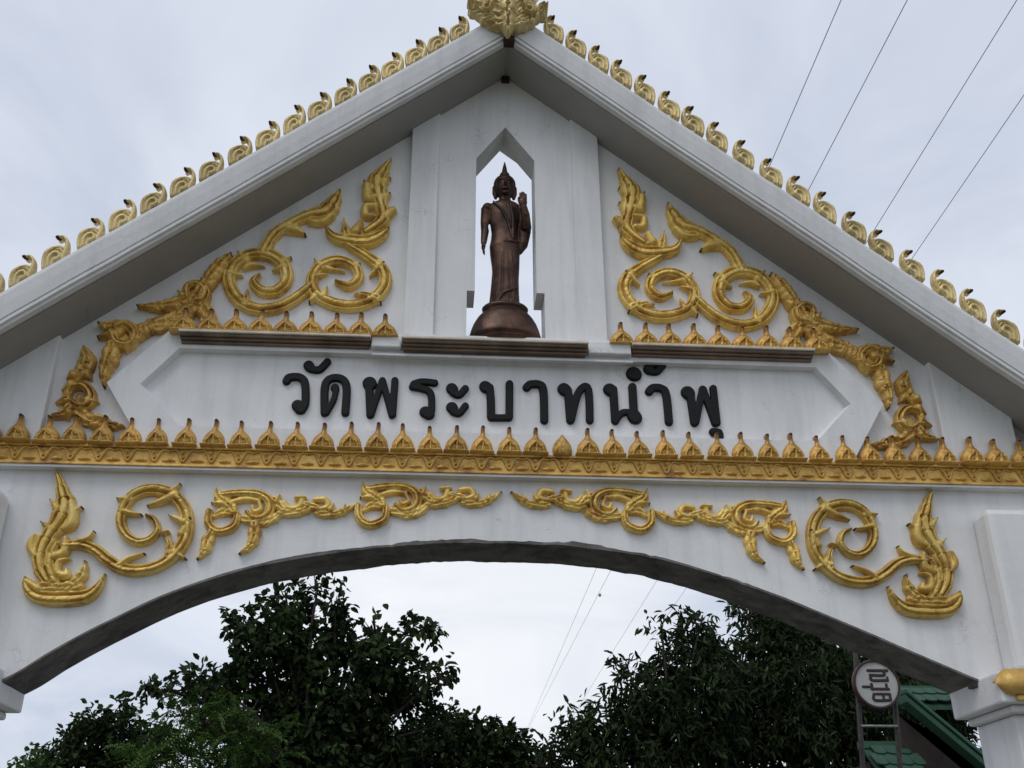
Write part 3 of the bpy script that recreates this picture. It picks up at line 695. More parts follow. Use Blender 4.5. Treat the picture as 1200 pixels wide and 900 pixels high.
for i, x in enumerate(BX):
    dy = -0.09 if abs(x) > 4.25 else 0.0
    o = link('lotus_bud', bud_short if i == 23 else bud, GOLD_OLD, gate); o.location = (x, -0.085 + dy * 0.4, 5.416)
    o.rotation_euler.y = random.uniform(-0.05, 0.05); o.scale = (random.uniform(0.93, 1.03), 1, random.uniform(0.93, 1.03))
    o = link('band_motif', mot, GOLD_OLD, cornice); o.location = (x, -0.1, 0)
for x0, x1 in ((-3.08, -1.08), (1.02, 3.02)):
    MB().box(x0, x1, -0.20, -0.11, LZ + 0.001, LZ + 0.026).build('bud_rail', GOLD_OLD, gate, bevel=0.006)
for x in [-2.862 + 0.2395 * k for k in range(-1, 8)] + [1.137 + 0.2452 * k for k in range(0, 9)]:
    o = link('lotus_bud', bud, GOLD_OLD, gate); o.location = (x, -0.13, LZ + 0.002); o.scale = (1.12, 1, random.uniform(0.92, 0.98)); o.rotation_euler.y = random.uniform(-0.03, 0.03)

# ------------------------------------------------------------------ lettering
def letters():
    SA = tracer(320, 410, 4.2857, -0.07, 0.02, 1.22); SB = tracer(580, 410, 4.2857, -0.07, 0.02, 1.22)
    f = lambda S, p, r=17: S(p, r, 'flat')
    A = lambda p, r=17: f(SA, p, r)
    B = lambda p, r=17: f(SB, p, r)
    return [
        ('wo waen', [A([(66, 153), (80, 135), (125, 132), (154, 150), (162, 195), (160, 265), (142, 300)]), A([(122, 275), (136, 292)], 25)]),
        ('mai han akat', [A([(178, 74), (182, 80)], 22), A([(188, 92), (232, 95), (272, 56)], 16)]),
        ('do dek', [A([(258, 312), (258, 195), (274, 150), (315, 136), (355, 150), (369, 195), (362, 312)]), A([(268, 312), (302, 250), (316, 195)], 13), A([(310, 185), (312, 192)], 17)]),
        ('pho phan', [A([(484, 163), (486, 168)], 29), A([(482, 180), (488, 322)]), A([(492, 322), (548, 150)], 14), A([(550, 150), (596, 325)], 14), A([(600, 322), (612, 150)], 15)]),
        ('ro ruea', [A([(812, 162), (745, 157), (706, 168)], 15), A([(700, 182), (745, 190), (785, 206), (796, 240), (796, 300)], 15), A([(765, 308), (782, 318)], 25)]),
        ('sara a', [A([(898, 190), (900, 193)], 24), A([(905, 214), (935, 222), (966, 190)], 15), A([(898, 285), (900, 288)], 24), A([(905, 308), (935, 314), (966, 278)], 15)]),
        ('bo baimai', [A([(1066, 180), (1068, 184)], 25), A([(1088, 185), (1094, 250), (1095, 330)]), A([(1095, 337), (1186, 337)], 15), A([(1188, 167), (1187, 332)], 16)]),
        ('sara aa', [B([(160, 185), (178, 170), (222, 170), (244, 200), (249, 350)])]),
        ('tho thahan', [B([(348, 193), (352, 197)], 27), B([(368, 200), (380, 350)]), B([(385, 345), (415, 225), (448, 182), (472, 205), (478, 350)], 16)]),
        ('no nu', [B([(578, 195), (581, 198)], 27), B([(596, 195), (606, 352)], 17), B([(608, 352), (642, 312), (690, 312)], 14), B([(702, 330), (706, 336)], 29), B([(692, 182), (700, 320)], 17)]),
        ('nikhahit', [B([(698, 116), (702, 118)], 31)]),
        ('mai tho', [B([(772, 92), (776, 96)], 21), B([(775, 104), (815, 106), (846, 74)], 14), B([(772, 74), (812, 70), (848, 66)], 14)]),
        ('sara aa', [B([(776, 206), (794, 188), (836, 190), (862, 222), (876, 358)])]),
        ('pho phan', [B([(970, 210), (973, 214)], 28), B([(984, 225), (1004, 362)]), B([(1012, 360), (1044, 192)], 14), B([(1048, 195), (1108, 365)], 15), B([(1098, 190), (1118, 362)], 15)]),
        ('sara u', [B([(1097, 408), (1100, 412)], 16), B([(1108, 404), (1132, 412), (1136, 445)], 12)]),
    ]
for nm, ss_ in letters():
    me = relief_mesh('letter', ss_, 0.008, 0.02)
    o = link('letter', me, BLACK, sign); o.location.y = -0.035
    o['label'] = 'black raised Thai character ' + nm

# ------------------------------------------------------------------ finials on the roof and the crest
def bm_finial(mir):
    S = [([(-0.100, -0.085), (-0.108, 0.0), (-0.088, 0.07), (-0.03, 0.105)], [0.016, 0.024, 0.028, 0.022], [0.03] * 4, 'round'),
         ([(-0.055, -0.07), (-0.060, 0.0), (-0.03, 0.05), (0.02, 0.06), (0.045, 0.025), (0.015, -0.005)], [0.018, 0.022, 0.024, 0.024, 0.022, 0.014], [0.038] * 6, 'round'),
         ([(0.075, 0.02), (0.100, 0.10), (0.090, 0.175), (0.050, 0.215), (0.012, 0.205)], [0.034, 0.028, 0.021, 0.018, 0.020], [0.03, 0.035, 0.035, 0.04, 0.05], 'round'),
         ([(0.02, 0.005), (0.06, 0.03), (0.095, 0.05)], [0.03, 0.036, 0.024], [0.035] * 3, 'carve'),
         ([(-0.04, 0.105), (0.02, 0.118), (0.08, 0.105)], [0.022, 0.020, 0.02], [0.03] * 3, 'round'),
         ([(-0.07, -0.05), (-0.03, 0.02), (0.05, 0.05)], [0.04, 0.055, 0.05], [0.016] * 3, 'flat'), ([(-0.02, -0.06), (-0.015, 0.0)], [0.012, 0.012], [0.034] * 2, 'round'), ([(0.0, 0.085), (0.04, 0.09), (0.06, 0.07)], [0.012] * 3, [0.04] * 3, 'round')]
    return relief_mesh('roof_finial', S, 0.0065, 0.012, mir, True)
fin = {-1: bm_finial(False), 1: bm_finial(True)}
def tipmesh(mir):
    m_ = MB(); s = -1 if mir else 1
    m_.tube([(s * 0.022, -0.01, 0.208), (s * 0.006, -0.035, 0.204), (s * -0.002, -0.075, 0.192)], [0.022, 0.023, 0.012], 7)
    return mesh_np('finial_tip', m_.v, m_.f, True)
fint = {-1: tipmesh(False), 1: tipmesh(True)}
LX = [-6.10, -5.84, -5.58, -5.32, -5.05, -4.79, -4.53, -4.27, -3.99, -3.73, -3.47, -3.22, -2.97, -2.71, -2.46, -2.21, -1.97, -1.72, -1.48, -1.25, -1.01, -0.78, -0.55]
RX = [0.47, 0.71, 0.95, 1.19, 1.43, 1.68, 1.92, 2.16, 2.42, 2.69, 2.95, 3.20, 3.47, 3.72, 4.00, 4.28, 4.54, 4.82, 5.09, 5.35, 5.61, 5.87, 6.12]
for s, X in ((-1, LX), (1, RX)):
    for x in X:
        o = link('roof_finial', fin[s], GOLD_PALE, roof); o.location = (x + 0.02, YF + 0.02, ZT - SL * abs(x) + 0.062)
        o.rotation_euler = (0, random.uniform(-0.05, 0.05), random.uniform(-0.08, 0.08)); o.scale = (random.uniform(0.84, 0.92), 1.0, random.uniform(1.04, 1.16))
        t_ = link('finial_tip', fint[s], BRONZE_DARK, roof); t_.location = o.location; t_.rotation_euler = o.rotation_euler; t_.scale = o.scale

def bm_crest():
    S = []
    for s in (-1, 1):
        for (pts, rad) in (([(0.02, 0.08), (0.16, 0.12), (0.28, 0.20), (0.36, 0.28)], [0.05, 0.06, 0.055, 0.02]), ([(0.03, 0.16), (0.16, 0.22), (0.29, 0.33), (0.43, 0.37)], [0.06, 0.07, 0.06, 0.015]),
                           ([(0.03, 0.25), (0.15, 0.34), (0.25, 0.47), (0.34, 0.58)], [0.07, 0.08, 0.06, 0.014]), ([(0.02, 0.36), (0.11, 0.50), (0.16, 0.64), (0.20, 0.76)], [0.08, 0.08, 0.055, 0.014]),
                           ([(0.30, 0.24), (0.38, 0.24), (0.42, 0.27)], [0.03, 0.03, 0.015])):
            S.append(([(s * a, b) for a, b in pts], rad, [0.09] * (len(pts) - 1) + [0.15], 'carve'))
        S.append(([(s * 0.22, 0.30), (s * 0.27, 0.27), (s * 0.24, 0.22), (s * 0.19, 0.25)], [0.022] * 4, [0.13] * 4, 'round'))
        S.append(([(s * 0.13, 0.40), (s * 0.19, 0.40), (s * 0.17, 0.33)], [0.022] * 3, [0.13] * 3, 'round'))
    S.append(([(0, -0.02), (0, 0.08), (0, 0.20), (0, 0.45), (0, 0.75), (0, 1.0)], [0.03, 0.07, 0.10, 0.11, 0.06, 0.012], [0.10, 0.12, 0.12, 0.12, 0.10, 0.08], 'leaf'))
    S.append(([(0, 0.18), (0, 0.26)], [0.05, 0.03], [0.17, 0.15], 'double'))
    return relief_mesh('roof_crest', S, 0.0070, 0.04)
cr = link('roof_crest', bm_crest(), GOLD_PALE, roof); cr.location = (-0.02, -0.67, 10.075)
MB().box(-0.06, 0.06, -0.66, -0.55, 10.02, 10.09).build('ridge_stub', BRONZE_DARK, roof)

# ------------------------------------------------------------------ standing figure in the niche
SX, SY, SZ = 0.0, 0.07, NZB + 0.0
statue = thing('standing_buddha_statue', 'dark brown bronze standing Buddha with one palm raised, on round lotus base in niche', 'statue', (SX, SY, SZ))
statue.location.z = 6.662
b = MB(); rings = []
for r_, z in ((0.325, 0.0), (0.335, 0.03), (0.335, 0.045), (0.362, 0.055), (0.366, 0.085), (0.358, 0.11), (0.346, 0.16), (0.322, 0.23), (0.285, 0.30), (0.250, 0.345), (0.222, 0.365), (0.210, 0.375), (0.208, 0.392), (0.232, 0.402), (0.236, 0.425), (0.222, 0.442), (0.19, 0.45)):
    rings.append([(r_ * math.cos(t), 0.72 * r_ * math.sin(t), z) for t in np.linspace(0, 2 * math.pi, 48, endpoint=False)])
b.loft(rings).build('base', BRONZE, statue, smooth=True)
f = MB()
def ell(cx, cy, z, rx, ry, n=36, fold=0.0, ph=0.0, k=9):
    out_ = []
    for t in np.linspace(0, 2 * math.pi, n, endpoint=False):
        m_ = 1 + fold * math.sin(k * t + ph)
        out_.append((cx + rx * m_ * math.cos(t), cy + ry * m_ * math.sin(t), z))
    return out_
z0 = 0.44
# robe and torso (slightly swayed walking pose)
prof = [(0.00, 0.012, 0.138, 0.10), (0.04, 0.010, 0.142, 0.105), (0.16, 0.010, 0.135, 0.10), (0.32, 0.008, 0.134, 0.10), (0.48, 0.005, 0.145, 0.108), (0.60, 0.0, 0.155, 0.115), (0.70, 0.0, 0.162, 0.115),
        (0.78, 0.0, 0.148, 0.105), (0.86, 0.0, 0.142, 0.10), (0.96, 0.0, 0.155, 0.105), (1.06, 0.0, 0.178, 0.11), (1.13, 0.0, 0.190, 0.105), (1.19, 0.0, 0.182, 0.092), (1.225, 0.0, 0.135, 0.078), (1.245, 0.0, 0.075, 0.065), (1.29, 0.0, 0.060, 0.060), (1.33, 0, 0.058, 0.058)]
f.loft([ell(cx, 0, z0 + z, rx, ry, fold=0.012 if z < 0.55 else 0.0, ph=z * 3) for z, cx, rx, ry in prof])
# head
hz = z0 + 1.42
f.ball((0, -0.005, hz), (0.105, 0.115, 0.140), 20, 14)
f.ball((0, 0.02, hz + 0.055), (0.122, 0.125, 0.110), 20, 12)           # hair cap
f.ball((0, 0.015, hz + 0.165), (0.058, 0.06, 0.052))                   # topknot
f.tube([(0, 0.015, hz + 0.20), (0, 0.015, hz + 0.26), (0, 0.01, hz + 0.345)], [0.034, 0.026, 0.006], 10)
f.tube([(0, -0.112, hz + 0.025), (0, -0.142, hz - 0.028), (0, -0.118, hz - 0.04)], [0.010, 0.019, 0.014], 8)   # nose
for s in (-1, 1):
    f.tube([(s * 0.015, -0.117, hz + 0.035), (s * 0.05, -0.112, hz + 0.048), (s * 0.085, -0.082, hz + 0.03)], [0.008, 0.009, 0.006], 6)   # brows
    f.ball((s * 0.045, -0.102, hz + 0.012), (0.024, 0.014, 0.010))                                                # lids
    f.tube([(s * 0.108, 0.02, hz + 0.03), (s * 0.110, 0.025, hz - 0.05), (s * 0.095, 0.02, hz - 0.12)], [0.026, 0.026, 0.018], 8)          # long ears
f.tube([(-0.038, -0.108, hz - 0.068), (0, -0.124, hz - 0.073), (0.038, -0.108, hz - 0.068)], [0.007, 0.013, 0.007], 8)
f.ball((0, -0.085, hz - 0.108), (0.042, 0.03, 0.026))
# hanging arm (picture left) and hand
f.ball((-0.185, 0, z0 + 1.155), (0.062, 0.075, 0.065))
f.tube([(-0.195, 0, z0 + 1.15), (-0.228, 0.005, z0 + 0.95), (-0.240, -0.005, z0 + 0.82), (-0.252, -0.03, z0 + 0.65), (-0.256, -0.04, z0 + 0.60)], [0.062, 0.052, 0.044, 0.034, 0.028], 12)
f.ball((-0.258, -0.045, z0 + 0.555), (0.022, 0.04, 0.055))
for i, (dy, ln) in enumerate(((-0.030, 0.085), (-0.010, 0.098), (0.010, 0.092), (0.028, 0.072))):
    f.tube([(-0.259, -0.045 + dy, z0 + 0.525), (-0.256, -0.048 + dy, z0 + 0.49), (-0.246, -0.05 + dy, z0 + 0.525 - ln)], [0.0115, 0.0105, 0.008], 7)
f.tube([(-0.256, -0.075, z0 + 0.575), (-0.246, -0.098, z0 + 0.54), (-0.242, -0.10, z0 + 0.51)], [0.013, 0.012, 0.008], 7)
# raised arm (picture right): elbow down, palm to the front at shoulder height
f.ball((0.185, 0, z0 + 1.155), (0.065, 0.075, 0.065))
f.tube([(0.190, 0, z0 + 1.15), (0.215, 0.01, z0 + 1.00), (0.222, 0.0, z0 + 0.88), (0.224, -0.07, z0 + 0.90), (0.208, -0.135, z0 + 1.02), (0.188, -0.158, z0 + 1.10)], [0.064, 0.056, 0.054, 0.054, 0.046, 0.036], 12)
f.ball((0.182, -0.165, z0 + 1.145), (0.046, 0.026, 0.058))
for dx, ln in ((-0.033, 0.080), (-0.011, 0.095), (0.011, 0.090), (0.032, 0.070)):
    f.tube([(0.182 + dx, -0.168, z0 + 1.175), (0.182 + dx, -0.170, z0 + 1.21), (0.182 + dx, -0.176, z0 + 1.175 + ln)], [0.0118, 0.011, 0.008], 7)
f.tube([(0.147, -0.168, z0 + 1.125), (0.132, -0.18, z0 + 1.16), (0.132, -0.185, z0 + 1.195)], [0.014, 0.012, 0.009], 7)
# robe falling from the raised arm, side panels and hems
f.loft([ell(cx, 0.02, z0 + z, rx, ry, 20) for z, cx, rx, ry in ((0.66, 0.155, 0.03, 0.05), (0.74, 0.185, 0.058, 0.075), (0.86, 0.198, 0.072, 0.085), (1.0, 0.200, 0.072, 0.085), (1.10, 0.190, 0.068, 0.08), (1.19, 0.16, 0.05, 0.06))])
f.loft([ell(cx, 0.03, z0 + z, rx, ry, 20) for z, cx, rx, ry in ((0.0, -0.130, 0.042, 0.05), (0.12, -0.118, 0.038, 0.05), (0.30, -0.105, 0.035, 0.05), (0.5, -0.10, 0.03, 0.05))])
f.tube([(-0.02, -0.108, z0 + 0.715), (0.07, -0.112, z0 + 0.712), (0.15, -0.075, z0 + 0.72)], [0.014, 0.015, 0.013], 8)               # waist hem
f.tube([(-0.13, -0.085, z0 + 1.20), (-0.05, -0.118, z0 + 1.10), (0.02, -0.118, z0 + 0.95), (0.07, -0.112, z0 + 0.74)], [0.012, 0.013, 0.013, 0.012], 8)   # robe edge across the chest
f.tube([(0.05, -0.105, z0 + 1.18), (0.075, -0.115, z0 + 1.0), (0.08, -0.112, z0 + 0.74)], [0.014, 0.014, 0.012], 8)
for i in range(3):      # skirt folds
    x = -0.06 + 0.062 * i
    f.tube([(x * 0.7 + 0.01, -0.112, z0 + 0.60), (x * 0.9 + 0.02, -0.100, z0 + 0.30), (x + 0.02, -0.098 + 0.02 * abs(x) / 0.1, z0 + 0.02)], [0.006, 0.011, 0.012], 6)
f.tube([(-0.09, -0.095, z0 + 0.03), (-0.02, -0.108, z0 + 0.12), (0.06, -0.105, z0 + 0.16), (0.13, -0.075, z0 + 0.20)], [0.012, 0.013, 0.013, 0.010], 8)
for s in (-1, 1):      # feet
    f.tube([(s * 0.065, 0.0, z0 + 0.02), (s * 0.07, -0.07, z0 + 0.018), (s * 0.075, -0.135, z0 + 0.010)], [0.038, 0.038, 0.026], 10)
zs = z0 + 1.15
f.v = [(x + 0.030 * min(1.0, (zs - z) / 0.3), y, zs - (zs - z) * 0.80) if (x < -0.186 and z0 + 0.3 < z < zs) else (x, y, z) for x, y, z in f.v]
f.v = [(x, y, z0 + (z - z0) * 1.055) for x, y, z in f.v]
fo = f.build('figure', BRONZE, statue, smooth=True)
rm = fo.modifiers.new('remesh', 'REMESH'); rm.mode = 'VOXEL'; rm.voxel_size = 0.0065; rm.use_smooth_shade = True
smo = fo.modifiers.new('smooth', 'SMOOTH'); smo.factor = 0.5; smo.iterations = 2

# ------------------------------------------------------------------ steel ladder with round sign behind the arch
LY = 4.2
lad = thing('steel_ladder', 'dark steel ladder frame standing upright behind the arch, below the round sign', 'ladder', (5.0, LY, 0))
def lpt(a, b, z): 
    p, q = U(a, LY), U(b, LY); t = (z - p[1]) / (q[1] - p[1]); return (p[0] + t * (q[0] - p[0]) - 5.0, 0, z)
La, Lb, Ra, Rb = (1001, 745), (1011, 900), (1046, 790), (1055, 900)
for a, b_ in ((La, Lb), (Ra, Rb)):
    MB().tube([lpt(a, b_, 0.0), lpt(a, b_, 2.6), lpt(a, b_, 5.15)], 0.032, 10).build('rail', STEEL, lad, smooth=True)
zr = [3.655 - 0.58 * k for k in range(6)] + [4.92]
for k, z in enumerate(zr):
    l, r_ = lpt(La, Lb, z), lpt(Ra, Rb, z)
    MB().tube([(l[0], -0.03, z), (r_[0], -0.03, z)], 0.016, 8).build('rung', RUNG if k < 1 else STEEL, lad, smooth=True)
sc = U((1027, 802), LY - 0.09)
sgn = thing('round_sign', 'round white sign with dark red rim and maroon lettering turned sideways, on steel ladder', 'sign', (sc[0], LY - 0.10, sc[1]))
th = np.linspace(0, 2 * math.pi, 48, endpoint=False)
d_ = MB(); d_.loft([[(0.285 * math.cos(t), y, 0.285 * math.sin(t)) for t in th] for y in (0.0, 0.04)]); d_.build('panel', SIGNFACE, sgn)
rim = MB(); rp = [(0.275, -0.018), (0.297, -0.022), (0.308, 0.0), (0.308, 0.045), (0.275, 0.045)]
vs = []; fs = []
for k, t in enumerate(th):
    for r_, y in rp: vs.append((r_ * math.cos(t), y, r_ * math.sin(t)))
nr = len(rp)
for k in range(48):
    for j in range(nr): fs.append((k * nr + j, k * nr + (j + 1) % nr, ((k + 1) % 48) * nr + (j + 1) % nr, ((k + 1) % 48) * nr + j))
rim.add(vs, fs).build('rim', REDRIM, sgn)
kx = 0.30 / 132.0
def gl(p, r): return ([((a - 252) * kx, (372 - c) * kx) for a, c in p], [r * kx] * len(p), [0.006] * len(p), 'flat')
SGN_GLYPHS = [[gl([(212, 297), (322, 297)], 8), gl([(300, 297), (300, 322), (222, 322)], 8), gl([(228, 322), (228, 350), (318, 350)], 8), gl([(318, 335), (318, 352)], 7)],
              [gl([(172, 386), (222, 386)], 7), gl([(222, 372), (222, 400)], 8), gl([(222, 398), (316, 398)], 8), gl([(306, 372), (306, 398)], 7)],
              [gl([(228, 425), (228, 458), (316, 458)], 8), gl([(240, 425), (318, 425)], 7), gl([(318, 430), (318, 455)], 8), gl([(280, 430), (280, 452)], 7)]]
for g_ in SGN_GLYPHS:
    link('letter', relief_mesh('letter', g_, 0.006, 0.004), MAROON, sgn)
MB().box(-0.02, 0.02, 0.0, 0.06, 0.32, 0.42).build('bracket', RUNG, sgn)
MB().box(-0.27, 0.27, 0.045, 0.075, -0.02, 0.02).build('crossbar', STEEL, sgn)

# ------------------------------------------------------------------ green roofed pavilion
PY = 8.0
pav = thing('green_roofed_pavilion', 'pavilion with green tiled two-tier roof and green verge boards behind the gate', 'pavilion', (8.0, PY, 0))
def pl(px, y): q = U(px, y); return Vector((q[0] - 8.0, y - PY, q[1]))
# upper roof slope facing the road, rows of scalloped tiles
e0 = pl((1058, 823), PY - 0.2)
ex0, ez = e0.x, e0.z
def tile_slope(x0, x1, y0, z0_, y1, z1, rows, name, parent):
    base = MB(); base.add([(x0, y0, z0_ - 0.05), (x1, y0, z0_ - 0.05), (x1, y1, z1 - 0.05), (x0, y1, z1 - 0.05), (x0, y0, z0_ - 0.11), (x1, y0, z0_ - 0.11), (x1, y1, z1 - 0.11), (x0, y1, z1 - 0.11)],
             [(0, 1, 2, 3), (7, 6, 5, 4), (0, 4, 5, 1), (1, 5, 6, 2), (2, 6, 7, 3), (3, 7, 4, 0)])
    o = base.build(name, GREENTILE, parent)
    tw = 0.20; d = Vector((0, y1 - y0, z1 - z0_)); L = d.length; d /= L; nrm = Vector((0, -d.z, d.y)); rl = L / rows
    m_ = MB()      # one scalloped tile
    pts = [(-tw / 2 * .97, rl * 1.15), (-tw / 2 * .97, 0.05)] + [(tw / 2 * .97 * math.cos(t), 0.05 - 0.06 * math.sin(t)) for t in np.linspace(math.pi, 2 * math.pi, 7)[::1]][1:-1] + [(tw / 2 * .97, 0.05), (tw / 2 * .97, rl * 1.15)]
    pts = [(a, c if i in (0, len(pts) - 1) else (0.05 - abs(c - 0.05))) for i, (a, c) in enumerate(pts)]
    nn = len(pts); vs = []
    for lift in (0.045, 0.02):
        for a, c in pts:
            p = d * c + nrm * (lift - 0.025 * c / rl); vs.append((a, p.y, p.z))
    m_.add(vs, [tuple(range(nn)), tuple(range(2 * nn - 1, nn - 1, -1))] + [(i, nn + i, nn + (i + 1) % nn, (i + 1) % nn) for i in range(nn)])
    me = mesh_np('roof_tile', m_.v, m_.f); me.materials.append(GREENTILE)
    for r_ in range(rows):
        xs = x0 + tw / 2 + (tw / 2 if r_ % 2 else 0)
        while xs < x1:
            t_ = link('roof_tile', me, None, o); p = d * (r_ * rl); t_.location = (xs, y0 + p.y, z0_ + p.z); xs += tw
    return o
up = tile_slope(ex0, ex0 + 3.4, -0.2, ez, 0.22, ez + 0.30, 2, 'upper_roof', pav)
MB().box(ex0 - 0.05, ex0 + 3.45, 0.20, 0.34, ez + 0.25, ez + 0.34).build('ridge', GREENTRIM, pav)
# verge boards falling to the right, two stepped bands, and a dark panel painted as the shaded gable opening
vA, vB = pl((1062, 812), PY - 0.6), pl((1200, 926), PY - 0.6)
dv = (vB - vA)
for k, (dz0, dz1, yy) in enumerate(((0.0, 0.07, -0.62), (-0.13, -0.012, -0.58))):
    m_ = MB(); m_.prism([(vA.x, vA.z + dz0), (vB.x, vB.z + dz0), (vB.x, vB.z + dz1), (vA.x, vA.z + dz1)], yy, yy + 0.3)
    m_.build('verge_board', GREENTRIM, pav, bevel=0.015)
gm_ = MB(); gm_.prism([(vA.x + 0.02, vA.z - 0.22), (vB.x, vB.z - 0.22), (vB.x, 3.6), (vA.x + 0.02, 3.6)], -0.05, 0.1); gm_.build('gable_shade_panel', DARKWOOD_SHADE, pav)
lo0 = pl((1008, 925), PY - 0.9); lo1 = pl((1062, 873), PY + 0.1)
lx = pl((1010, 873), PY + 0.1).x
tile_slope(lx, vA.x + 0.15, -0.9, lo0.z, 0.1, lo1.z, 4, 'lower_roof', pav)
MB().box(lx - 0.04, vA.x + 0.2, 0.05, 0.2, lo1.z - 0.06, lo1.z + 0.05).build('ridge', GREENTRIM, pav)
MB().box(lx + 0.1, vB.x, 0.12, 3.5, 0.0, 3.7).build('wall', DARKWOOD_SHADE, pav)
for x in (lx + 0.15, vA.x, vA.x + 2.2):
    MB().box(x - 0.1, x + 0.1, -0.75, -0.55, 0.0, lo0.z - 0.02).build('post', DARKWOOD_SHADE, pav)

# ------------------------------------------------------------------ overhead cables on concrete poles
def UZ(px, Z):
    d = CF + (px[0] - 600) / FPX * CR - (px[1] - 450) / FPX * CU; t = (Z - CAM[2]) / d[2]; return CAM + d * t
WZ = 11.0; ends = []
for A_, B_ in (((988, 0), (617, 857)), ((1066, 0), (625, 844)), ((1195, 0), (687, 815)), ((1280, 0), (752, 767))):
    a, c = UZ(A_, WZ), UZ(B_, WZ); d = (c - a) / (c - a)[1]
    p0 = a + d * (-26 - a[1]); p1 = a + d * (74 - a[1]); ends.append((p0, p1))
    pts = []
    for k in range(41):
        t = k / 40; p = p0 + (p1 - p0) * t; p = p.copy(); p[2] += 0.05 - 0.0 * t; pts.append(p)
    wo = MB().tube(pts, 0.0055, 6).build('power_cable', WIRE, None, smooth=True)
    tag(wo, 'thin grey overhead power cable ' + ['passing the roof slope nearest its crest', 'second from the roof crest, with a small dark clamp', 'third from the roof crest', 'outermost of the four, farthest from the roof crest'][len(ends) - 1], 'cable', 'overhead power cables')
    if A_[0] == 1066:
        q = UZ((703, 699), WZ)
        MB().ball((0, 0, 0), (0.05, 0.08, 0.06), 10, 7).build('cable_clamp', WIRE, wo, smooth=True, loc=(q[0], q[1], q[2] + 0.05))
for k in (0, 1):
    xs = [e[k][0] for e in ends]; yy = ends[0][k][1]; xm = (min(xs) + max(xs)) / 2
    p = thing('utility_pole', ['concrete utility pole standing on the approach side of the gate', 'concrete utility pole standing beyond the trees'][k], 'pole', (xm, yy, 0))
    MB().tube([(0, 0, 0), (0, 0, 6), (0, 0, 11.2)], [0.17, 0.14, 0.10], 12).build('pole', POLE, p, smooth=True)
    MB().box(min(xs) - xm - 0.25, max(xs) - xm + 0.25, -0.05, 0.05, 10.72, 10.84).build('crossarm', STEEL, p)
    for x in xs: MB().tube([(x - xm, 0, 10.84), (x - xm, 0, 10.92), (x - xm, 0, 11.04)], [0.05, 0.07, 0.035], 10).build('insulator', PORCELAIN, p, smooth=True)

# ------------------------------------------------------------------ trees
def leaf_quads(C, A, Nn, Ls, Ws):
    """rhombic leaves: base C, direction A, normal Nn"""
    A = A / np.linalg.norm(A, axis=1)[:, None]
    B = np.cross(A, Nn); B /= (np.linalg.norm(B, axis=1)[:, None] + 1e-9); Nz = np.cross(B, A)
    tip = C + A * Ls[:, None] - Nz * (Ls * 0.14)[:, None]
    o = []
    for sd in (-1.0, 1.0):
        m1 = C + A * (Ls * 0.30)[:, None] + B * (sd * Ws * 0.92)[:, None] + Nz * (Ws * 0.32)[:, None]
        m2 = C + A * (Ls * 0.66)[:, None] + B * (sd * Ws * 0.80)[:, None] + Nz * (Ws * 0.20)[:, None]
        o.append(np.stack([C, m1, m2, tip] if sd < 0 else [C, tip, m2, m1], 1))
    return np.stack(o, 1).reshape(-1, 4, 3)
def unit(v): return v / (np.linalg.norm(v, axis=-1, keepdims=True) + 1e-9)
def crown_leaves(clumps, per_m2, twig, leaves, L, W, droop, rg, feather=False):
    out_ = []
    for c, R_ in clumps:
        n_ = max(10, int((1.7 if R_ < 0.30 else 3.6) * per_m2 * R_ * R_))
        d = unit(rg.normal(size=(n_, 3))); rad = R_ * rg.random(n_) ** (0.42 if R_ < 0.30 else 0.55)
        lump = 1 + 0.30 * np.sin(d[:, 0] * 5 + c[0] * 3) * np.sin(d[:, 1] * 5 + c[1]) + 0.22 * np.sin(d[:, 2] * 7 + c[2] * 2)
        p = np.asarray(c) + d * (rad * lump)[:, None] * np.array([1, 1, 0.85])
        td = unit(d * 0.8 + rg.normal(size=(n_, 3)) * 0.6 + np.array([0, 0, 0.15]))
        k = leaves
        P = np.repeat(p, k, 0); T = np.repeat(td, k, 0); s = np.tile(np.linspace(0.05, 1, k), n_) * twig
        pos = P + T * s[:, None] + rg.normal(size=P.shape) * (0.010 if feather else 0.035)
        if feather:
            side = np.tile(np.where(np.arange(k) % 2, 1.0, -1.0), n_)[:, None]
            up = unit(np.repeat(unit(rg.normal(size=(n_, 3)) * 0.4 + np.array([0, 0, 1.0])), k, 0)); B = unit(np.cross(T, up))
            pos = P + T * s[:, None] - np.array([0, 0, 1.0]) * (0.35 * s ** 2 / twig)[:, None]
            dirs = unit(B * side + T * 0.45 + rg.normal(size=P.shape) * 0.12); nn = up
        else:
            dirs = unit(T * 0.5 + rg.normal(size=P.shape) * 0.75 + np.array([0, 0, -droop])); nn = unit(rg.normal(size=P.shape) * 0.55 + np.array([0, 0, 0.8]))
        Ls = L * rg.uniform(0.65, 1.2, len(P)); Ws = W * rg.uniform(0.7, 1.2, len(P))
        out_.append(leaf_quads(pos, dirs, nn, Ls, Ws))
    return np.concatenate(out_)
